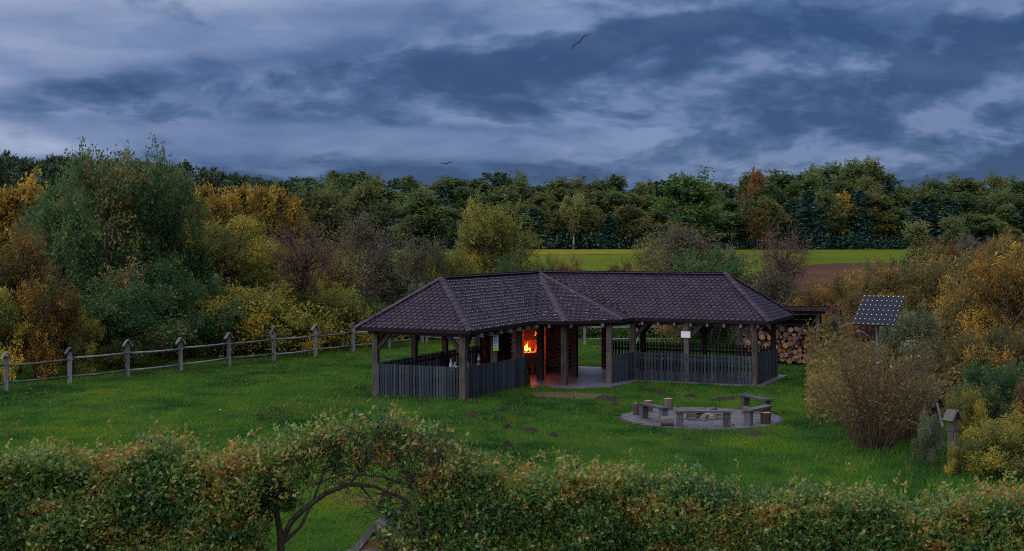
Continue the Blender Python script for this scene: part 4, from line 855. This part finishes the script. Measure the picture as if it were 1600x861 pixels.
log_thing('fire_pit_log', 'sawn log end with pale cut in the fire ring', 'log', (px(1083, 35.4), 35.35, pz + .15), (-.15, 1, .05), .12, .45); 
for i, (x, y, dx, dy, tx) in enumerate(((fx - .25, fy - .1, 1, .3, 'charred stick lying left in the fire ring'), (fx + .0, fy - .2, 1, -.4, 'charred stick crossing the fire ring'), (fx + .1, fy + .1, .8, .7, 'charred stick at the back of the fire ring'))):
    tag(MB().tube([(x, y, pz + .10), (x + dx * .25, y + dy * .25, pz + .17), (x + dx * .5, y + dy * .5, pz + .2)], [.045, .05, .03], 7).build('charred_stick', MT['char' if i != 1 else 'stone']), tx, 'stick', 'charred sticks in the fire ring')
# molehills
for i, (hx, hy, hr) in enumerate(HILLP):
    r = np.random.default_rng(90 + i); k = 16; m = MB(); V = []
    for j in range(4):
        for a in range(k): e = hr * (1 - j / 4) * r.uniform(.85, 1.1); V.append((e * math.cos(6.2832 * a / k), e * math.sin(6.2832 * a / k) * .9, -.02 + .13 * (j / 3.2) ** .8 + r.uniform(-.012, .02)))
    V.append((0, 0, .115)); m.add(V, [[j * k + a, j * k + (a + 1) % k, (j + 1) * k + (a + 1) % k, (j + 1) * k + a] for j in range(3) for a in range(k)] + [[3 * k + a, 3 * k + (a + 1) % k, 4 * k] for a in range(k)])
    o = m.build('molehill', MT['soil'], None, (hx, hy, G(hx, hy)), sm=True); o.scale = (hr / .42 * .5 + .5, 1, .8 + hr * .5)
    where = ['left of the fire pit near the pavilion, first of a close pair', 'left of the fire pit near the pavilion, second of a close pair', 'just left of the tall pale stump', 'above the reddish stump by the railing', 'behind the fire pit, midway along the railing', 'behind the right rear bench, left of a pair', 'behind the right rear bench, right of a pair', 'below the right front bench', 'right of the paving toward the willow stems', 'in the open lawn left of the paving', 'small, in the lawn left of the paving', 'in the lawn right of the arching bush top', 'small, below the left railing corner', 'small, right of the arching bush', 'small, nearest the arching bush on its right', 'small, close in front of the right railing', 'small, close to the willow stems'][i]
    tag(o, 'dark molehill ' + where, 'molehill', 'molehills on the lawn')
for dx, dy, a, b in DIRT[:1]:
    me = MB(); V = [(dx, dy, G(dx, dy) + .022)] + [(dx + a * 1.15 * (1 + .12 * math.sin(3 * t)) * math.cos(t), dy + b * 1.15 * math.sin(t), G(dx + a * math.cos(t), dy + b * math.sin(t)) + .006) for t in [6.2832 * i / 24 for i in range(24)]]
    me.add(V, [[0, i + 1, (i + 1) % 24 + 1] for i in range(24)]).build('worn_path', plain_mat('bare_trodden_earth', (.045, .042, .020), (.105, .080, .045), 3, .95, .1, .6), kind='structure')

# ------------------------------------------------------------------ woodshed and its logs
SY = 51.0; sx0, sx1 = px(1158, SY), px(1276, SY)
sh = thing('woodshed', 'dark lean-to woodshed full of firewood behind the right end of the pavilion', 'shed', ((sx0 + sx1) / 2, SY, 0), R(-8))
hw = (sx1 - sx0) / 2
for x, y, h in ((-hw, 0, 1.95), (hw, 0, 1.95), (-hw, 1.5, 1.7), (hw, 1.5, 1.7), (hw + .75, .9, 1.6)): MB().box((x, y, h / 2 - .1), (.15, .15, h + .2)).build('post', MT['post'], sh)
for i in range(9): MB().box((0.15, 1.56, .1 + i * .2), (2 * hw + .3, .03, .185)).build('back_plank', MT['beam'], sh)
for i in range(8): MB().box((hw + .05, .75, .1 + i * .2), (.03, 1.4, .185)).build('side_plank', MT['beam'], sh)
MB().bar((-hw - .2, -.0, 1.98), (hw + .3, 0, 1.98), .14, .14).build('lintel', MT['post'], sh)
rf = MB().bar((0.25, -.55, 2.22), (0.25, 1.9, 2.02), 2 * hw + 1.15, .07).build('roof', MT['roof_deck'], sh); MB().bar((hw + .80, -.6, 2.17), (hw + 1.05, 1.0, 1.62), .06, .16).build('verge_board', MT['beam'], rf)
MB().box((.25, -.57, 2.14), (2 * hw + 1.15, .03, .16)).build('fascia', MT['beam'], rf)
nx = 15; rows = 8; cname = [(.2, 'brown'), (.38, 'tan'), (.56, 'pinkish'), (.8, 'orange'), (2, 'pale yellow')]
Rsh = Matrix.Rotation(R(-8), 3, 'Z'); so_ = Vector(((sx0 + sx1) / 2, SY, 0))
for j in range(rows):
    for i in range(nx - (j % 2)):
        if j == rows - 1 and rnd.random() < .45: continue
        r = rnd.uniform(.07, .13); x = -hw + .15 + (i + (.5 if j % 2 else 0)) * (2 * hw - .3) / (nx - 1) + rnd.uniform(-.06, .06); z = .10 + j * .172 + rnd.uniform(-.05, .05)
        p = so_ + Rsh @ Vector((x, .12 + rnd.uniform(-.2, .16), z)); d = Rsh @ Vector((rnd.uniform(-.4, .4), 1, rnd.uniform(-.25, .2)))
        log_thing('firewood_log', 'sawn firewood log, %s row from the ground, %s from the left post of the shed' % (ordw(j + 1), ordw(i + 1)), 'log', p, d, r, .9, 'firewood stacked in the woodshed', 'bark', 10)
pl = so_ + Rsh @ Vector((.5, -.12, .55)); tag(MB().tube([pl, pl + Vector((.28, .02, .5)), pl + Vector((.5, .1, .95))], [.05, .045, .04], 8).build('leaning_pole', MT['grey_wood'], sm=True), 'pale peeled pole leaning on the firewood stack', 'pole')
for (x0, y0, x1, y1, Yd, tx) in ((1262, 560, 1283, 549, 50.2, 'pale dead branch lying at the right foot of the woodshed'), (1288, 539, 1300, 537, 48, 'short pale branch stub right of the woodshed'), (1312, 513, 1334, 506, 40, 'pale bare branch left of the solar panel'), (1340, 517, 1362, 527, 36, 'pale bare branch under the solar panel'), (1418, 534, 1440, 536, 38, 'pale bare branch right of the panel pole')):
    a = Vector((px(x0, Yd), Yd, hz(y0, Yd))); b = Vector((px(x1, Yd), Yd + .3, hz(y1, Yd))); tag(MB().tube([a, (a + b) / 2 + Vector((0, 0, .03)), b], [.035, .03, .018], 6).build('dead_branch', MT['grey_wood']), tx, 'branch')

# ------------------------------------------------------------------ solar panel on its pole
q = M('solar_cell'); MT['cell'] = q.bsdf((.010, .011, .024), .5, .12)
SPY = 31.2; pxp = px(1371, SPY); gzp = G(pxp, SPY)
sp = thing('solar_panel', 'tilted dark solar panel on a tall pole among the willow stems', 'solar panel', (pxp, SPY, gzp), 0)
topz = hz(511, SPY) - gzp
MB().tube([(0, 0, -.2), (0, 0, topz + .1)], .036, 10).build('pole', MT['pole'], sp, sm=True)
pan = MB().box((0, 0, 0), (1.02, .96, .035)).build('panel_frame', MT['steel'], sp)
MB().box((0, 0, .018), (.985, .925, .006)).build('backing_sheet', MT['cell'], pan)
nxc, nyc = 8, 6; cw, ch = .98 / nxc, .92 / nyc; k = .018
cm = MB(); a, b = cw / 2 - .0015, ch / 2 - .0015; v = [(-a + k, -b), (a - k, -b), (a, -b + k), (a, b - k), (a - k, b), (-a + k, b), (-a, b - k), (-a, -b + k)]
cm.add([(x, y, .024) for x, y in v] + [(x, y, .0212) for x, y in v], [list(range(8))] + [[(i + 1) % 8, i, 8 + i, 8 + (i + 1) % 8] for i in range(8)]); cme = cm.mesh('solar_cell')
for i in range(nxc):
    for j in range(nyc): link('solar_cell', cme, MT['cell'], pan, (-.49 + (i + .5) * cw, -.46 + (j + .5) * ch, 0))
dm = MB()
for i in range(nxc + 1):
    for j in range(nyc + 1):
        x, y = -.49 + i * cw, -.46 + j * ch; d_ = .0135
        if abs(x) > .48: x *= .988
        if abs(y) > .45: y *= .985
        dm.add([(x - d_, y, .0235), (x, y - d_, .0235), (x + d_, y, .0235), (x, y + d_, .0235)], [[0, 1, 2, 3]])
dm.build('corner_gap', MT['white'], pan, kind='stuff')
pan.location = (px(1372, SPY) - pxp, -.05, hz(485, SPY) - gzp); pan.rotation_euler = (R(44), R(0), R(-38))
MB().bar((0, 0, topz - .05), (0, -.12, topz + .32), .06, .05).build('bracket', MT['pole'], sp)
# fan of willow stems round the pole
def stem_fan(name, label, X, Y, H, spread, n, seed, leafm, nl):
    r = np.random.default_rng(seed); m = MB(); P = []; A = []; g0 = G(X, Y)
    for i in range(n):
        a = r.random() * 6.283; e = r.random() ** .6 * spread; h = H * r.uniform(.35, 1.0) * (1 - .25 * (e / spread) ** 2); b = np.array([math.cos(a) * .28 * r.random(), math.sin(a) * .28 * r.random(), -.05]); t = np.array([math.cos(a) * e, math.sin(a) * e * .8, h]); c = (b + t) / 2 + np.array([0, 0, .10 * e]) + r.normal(size=3) * .06
        R0 = r.uniform(.009, .022); pts = [b, b * .3 + c * .7 - np.array([0, 0, .05]), c, c * .4 + t * .6, t]; m.tube(pts, [R0, R0 * .85, R0 * .7, R0 * .45, R0 * .15], 4, False)
        for k in range(9):
            u = r.uniform(.45, .98); o = (c + (t - c) * (u - .5) * 2) if u > .5 else b + (c - b) * u * 2; d = unit((t - b) * .5 + r.normal(size=3) * np.array([.6, .6, .4])); L_ = r.uniform(.2, .6)
            m.tube([o, o + d * L_ * .5 + r.normal(size=3) * .02, o + d * L_], [R0 * .36, R0 * .25, .002], 3, False)
            for s in range(nl): P.append(o + d * L_ * r.random() + r.normal(size=3) * .03); A.append(d + r.normal(size=3) * .7)
    o = thing(name, label, 'shrub', (X, Y, g0)); link('stem', m.mesh('stem'), MT['willow_twig'], o); P = np.array(P); A = np.array(A)
    V, Fq = leaf_cloud(P, A, r.uniform(.05, .11, len(P)), r, .2); link('foliage', np_mesh('foliage', V, Fq, np.repeat(np.clip(.45 + r.normal(size=len(P)) * .2, 0, 1), 4)), LM[leafm], o)
stem_fan('willow_shrub', 'fan of thin brown willow stems standing round the solar panel pole', px(1366, 30.3), 30.3, 2.9, 1.65, 100, 5, 'bank', 4)
stem_fan('willow_shrub', 'smaller clump of brown stems left of the leaning fence posts', px(1425, 31.5), 31.5, 2.1, .8, 50, 6, 'bank', 4)
stem_fan('willow_shrub', 'leafy brown stems behind the solar panel pole', px(1352, 32.5), 32.5, 2.5, .9, 30, 8, 'brown', 5)

# ------------------------------------------------------------------ foreground hedge, arch and roofed board
HM = leaf_mat('hedge_leaf', [(.05, (.018, .046, .020)), (.30, (.038, .090, .024)), (.52, (.080, .132, .026)), (.64, (.155, .165, .032)), (.78, (.18, .145, .035)), (.88, (.13, .062, .028)), (.96, (.32, .17, .035)), (1, (.10, .04, .045))], .45, .03, .0, 1.65)
HX = np.array([-9, -6.9, -5.2, -3.6, -2.6, -1.2, 0, 1.5, 3.2, 5.0, 7.0, 9.5])
def hedge(name, label, x0, x1, topf, Yc, thick, n, seed, warm, zlow=.05):
    """sprigs with alternate leaves through the outer shell of a clipped hedge; topf(x) gives the height"""
    r = np.random.default_rng(seed); o = thing(name, label, 'hedge', ((x0 + x1) / 2, Yc, 0)); ox = np.array([(x0 + x1) / 2, Yc, 0])
    x = x0 + (x1 - x0) * r.random(n); top = topf(x) + .30 * (vnoise(x, x * 0, .8, seed) - .5) + .16 * (vnoise(x, x * 0 + 9, .25, seed) - .5) + .07 * np.abs(r.normal(size=n)) ** 1.6
    s = r.random(n); z = np.where(s < .40, top - .22 * r.random(n) ** 1.5, zlow + (top - zlow) * r.random(n) ** .8)
    half = thick / 2 * (1 - .35 * np.clip((z - (top - .35)) / .35, 0, 1)); dpt = np.where(r.random(n) < .62, -half * (1 - .25 * r.random(n) ** 2), half * (2 * r.random(n) - 1)); dpt = np.where(s < .40, half * (2 * r.random(n) - 1), dpt)
    y = Yc + dpt + .6 * (vnoise(x, z, .5, seed + 5) - .5)
    base = np.stack([x, y, z], -1); d = unit(np.stack([r.normal(size=n) * .45, np.where(s < .4, r.normal(size=n) * .35, dpt / thick * 1.3 + r.normal(size=n) * .3), .75 + r.normal(size=n) * .35], -1))
    k = 7; L_ = r.uniform(.10, .22, n); t = (np.arange(k) + .5) / k
    pos = base[:, None] + d[:, None] * (t[None, :, None] * L_[:, None, None]); ax = d[:, None] * .55 + r.normal(size=(n, k, 3)) * .55
    cl = vnoise(x, z * 1.3 + y, .55, seed + 9); hi = np.clip((z - (top - .45)) / .45, 0, 1)
    rus = np.clip(vnoise(x, z * 1.6 + y, .24, seed + 21) - .62, 0, 1) * 1.1
    tint = .20 + .48 * (cl - .1) + rus + .16 * (vnoise(x, z, 1.6, seed + 2) - .5) + warm * hi * np.clip(vnoise(x, y, .6, seed + 4) * 1.6 - .5, 0, 1) + r.normal(size=n) * .12 + .05
    T = np.clip(tint[:, None] + r.normal(size=(n, k)) * .06, 0, .97); odd = r.random((n, k)) < .035; T = np.where(odd, .80 + .18 * r.random((n, k)), T); T = np.where(r.random((n, k)) < .01, 1, T)
    V, Fq = leaf_cloud((pos - ox).reshape(-1, 3), ax.reshape(-1, 3), r.uniform(.038, .085, n * k), r, .29, .3); link('foliage', np_mesh('foliage', V, Fq, np.repeat(T.ravel(), 4)), HM, o)
    w = MB()
    for i in range(int((x1 - x0) * 15)):
        bx_ = x0 + (x1 - x0) * r.random(); by = Yc + r.uniform(-.25, .25); tp = float(topf(np.array([bx_]))[0])
        w.tube(bent((bx_, by, -.1), (bx_ + r.normal() * .25, by + r.normal() * .2, tp * r.uniform(.85, 1.06)), r, 4, .06), [.022, .018, .013, .008, .003], 5, False)
        for q_ in range(5): h = r.uniform(.3, .85) * tp; w.tube(bent((bx_, by, h), (bx_ + r.normal() * .3, by + r.normal() * .35, h + r.uniform(.15, .45)), r, 2, .08), [.008, .006, .002], 3, False)
    for v in range(len(w.v)): w.v[v] = tuple(np.array(w.v[v]) - ox)
    link('stem', w.mesh('stem'), MT['twig'], o); return o
HYc = 17.6
lt = lambda x: np.interp(x, [px(-100, 17.6), px(0, 17.6), px(200, 17.6), px(330, 17.6), px(420, 17.6)], [hz(706, 18.0), hz(706, 18.0), hz(704, 18), hz(708, 18), hz(700, 18)])
rt = lambda x: np.interp(x, [px(610, 17.6), px(700, 17.6), px(760, 17.6), px(900, 17.6), px(1100, 17.6), px(1300, 17.6), px(1450, 17.6), px(1700, 17.6)], [hz(745, 18), hz(712, 18), hz(728, 18), hz(738, 18), hz(748, 18), hz(752, 18), hz(765, 18), hz(758, 18)])
hedge('hedge', 'mixed hedge with reddish top along the lower left of the photo', px(-110, 17.6), px(415, 17.6), lambda x: lt(x) - .18, HYc, 1.3, 19000, 31, .26)
hedge('hedge', 'yellow-green hedge along the lower right of the photo', px(655, 17.6), px(1720, 17.6), lambda x: rt(x) - .24, HYc, 1.3, 38000, 32, .10)
# the bush that arches over the gap in the hedge
def arch_bush():
    r = np.random.default_rng(44); X0 = px(440, 17.5); Yc = 17.5; o = thing('arching_bush', 'twiggy reddish bush arching over the gap in the foreground hedge', 'bush', (X0, Yc, 0)); ox = np.array([X0, Yc, 0])
    w = MB(); Pp = lambda x, y, d=0: np.array([px(x, Yc + d), Yc + d, hz(y, Yc + d)])
    def limb(pts, R0, R1, n=6):
        ps = [Pp(*p) - ox for p in pts]; m = len(ps); w.tube(ps, [R0 + (R1 - R0) * i / (m - 1) for i in range(m)], n, False)
    limb([(438, 960), (440, 880), (438, 835), (432, 800), (410, 770)], .065, .03, 8); limb([(440, 845), (455, 815), (475, 795), (510, 770), (545, 757), (585, 760), (625, 778), (670, 800)], .045, .016)
    limb([(440, 850), (470, 822), (490, 780), (505, 740), (520, 700)], .03, .008); limb([(430, 905), (400, 860), (380, 830), (350, 800)], .035, .01); limb([(545, 757), (580, 715), (600, 680)], .02, .006); limb([(560, 756, .1), (590, 790, .1), (640, 850, .1)], .016, .006)
    limb([(700, 960), (690, 880), (680, 820), (660, 770), (630, 730), (600, 690)], .05, .014, 8); limb([(690, 880), (705, 800), (715, 740)], .03, .008); limb([(660, 770), (600, 745), (540, 740), (480, 760)], .022, .006)
    cen = [(604, 832), (622, 850), (395, 775), (425, 772), (452, 768), (610, 790), (650, 800), (640, 840), (675, 845), (385, 728), (410, 712), (440, 700), (470, 688), (500, 678), (530, 672), (560, 664), (590, 656), (620, 662), (650, 672), (680, 690), (705, 712), (725, 728), (640, 720), (670, 745), (690, 770), (600, 700), (560, 705), (520, 712), (480, 725), (440, 740), (410, 760)]
    rad = [.15, .18, .26, .24, .2, .2, .26, .22, .24, .30, .32, .33, .33, .33, .33, .32, .34, .33, .34, .34, .30, .24, .30, .34, .32, .22, .22, .24, .26, .28, .24]
    P = []; A = []; T = []
    for (cx, cy), rr in zip(cen, rad):
        c = Pp(cx, cy + 17, -.85 if cx in (604, 622) else r.uniform(-.15, .15)) - ox; m = 66 if (cy < 716 and cx < 640) or cx < 460 else 40
        dd = unit(r.normal(size=(m, 3))) * (rr * r.random((m, 1)) ** .5) * np.array([1, 1.2, .85]); tip = c + dd; dirn = unit(dd * 1.2 + np.array([0, 0, .35]) + r.normal(size=(m, 3)) * .12)
        for j in range(26): w.tube(bent(c + (r.random(3) - .5) * rr * .8 - np.array([0, 0, rr * .35]), tip[j] + dirn[j] * .1, r, 2, .12), [.007, .005, .002], 3, False)
        k = 5; t = r.random((m, k)); pos = tip[:, None] + dirn[:, None] * (t * .2)[..., None] + r.normal(size=(m, k, 3)) * .02; P.append(pos.reshape(-1, 3)); A.append((dirn[:, None] * .6 + r.normal(size=(m, k, 3)) * .55).reshape(-1, 3))
        T.append((.62 + .15 * r.normal() + (r.normal(size=m) * .17)[:, None] + r.normal(size=(m, k)) * .08 - .12 * (cy > 735)).ravel())
    for _ in range(900):                                   # bare twigs hanging through the arch
        a = Pp(r.uniform(490, 720), r.uniform(680, 850), r.uniform(-.3, .3)) - ox
        if a[0] < 1.15 and a[2] < 1.45: continue
        w.tube(bent(a, a + np.array([r.normal() * .22, r.normal() * .12, r.uniform(-.28, .2)]), r, 2, .12), [.006, .004, .0015], 3, False)
    P = np.concatenate(P); A = np.concatenate(A); T = np.clip(np.concatenate(T), 0, .97); V, Fq = leaf_cloud(P, A, r.uniform(.045, .095, len(P)), r, .27, .3)
    link('branches', w.mesh('branches'), MT['bark'], o); link('foliage', np_mesh('foliage', V, Fq, np.repeat(T, 4)), HM, o)
arch_bush()
# small gabled wooden house standing in the gap
nb = thing('gabled_board', 'small gabled wooden board with grey planks half hidden under the arching bush', 'notice board', (px(588, 16.9), 16.9, 0), R(-8))
top_z = hz(818, 16.9)
for x in (-.42, .42): MB().box((x, .25, .3), (.09, .09, .9)).build('post', MT['grey_wood'], nb)
for i in range(12):
    zc = top_z - .10 - i * .068; hw_ = (top_z - zc - .03) * .76
    if hw_ > .55: hw_ = .5
    MB().box((0, .02 + rnd.uniform(-.004, .004), zc), (2 * hw_, .022, .062)).build('gable_plank', MT['grey_wood'] if rnd.random() < .7 else MT['rust_wood'], nb)
for s_ in (-1, 1):
    MB().bar((0, -.03, top_z), (s_ * .62, -.03, top_z - .80), .05, .085).build('verge_board', MT['grey_wood'], nb)
    for i in range(9):
        t = (i + .5) / 9; MB().box((s_ * .62 * t, .27, top_z + .035 - .80 * t), (.115, .55, .02), Matrix.Rotation(s_ * math.atan2(.80, .62), 3, 'Y')).build('roof_plank', MT['grey_wood'], nb)
# ------------------------------------------------------------------ birds in front of the clouds
def bird(label, x, y, Y, span, roll):
    o = thing('bird', label, 'bird', (px(x, Y), Y, hz(y, Y)), 0, 'birds in the sky'); o.rotation_euler = (R(25), R(roll), R(12)); m = MB()
    m.tube([(0, .28, 0), (0, .2, .01), (0, .02, .02), (0, -.14, .01), (0, -.3, 0)], [.01, .05, .07, .05, .012], 8)
    for s in (-1, 1):
        a = span / 2; V = [(s * .04, .12, .03), (s * .04, -.10, .02), (s * a * .5, .16, .16), (s * a * .5, -.06, .14), (s * a, .0, .05), (s * a * .96, -.06, .05)]
        m.add(V, [[0, 1, 3, 2], [2, 3, 5, 4]]); m.add([(x_, y_, z_ - .018) for x_, y_, z_ in V], [[2, 3, 1, 0], [4, 5, 3, 2]])
    m.build('bird_body', MT['char'], o, sm=True)
bird('dark bird gliding high in the clouds right of the middle', 905, 66, 150, 2.9, -42); bird('small dark bird flying low above the wood', 697, 256, 150, 1.6, -6)
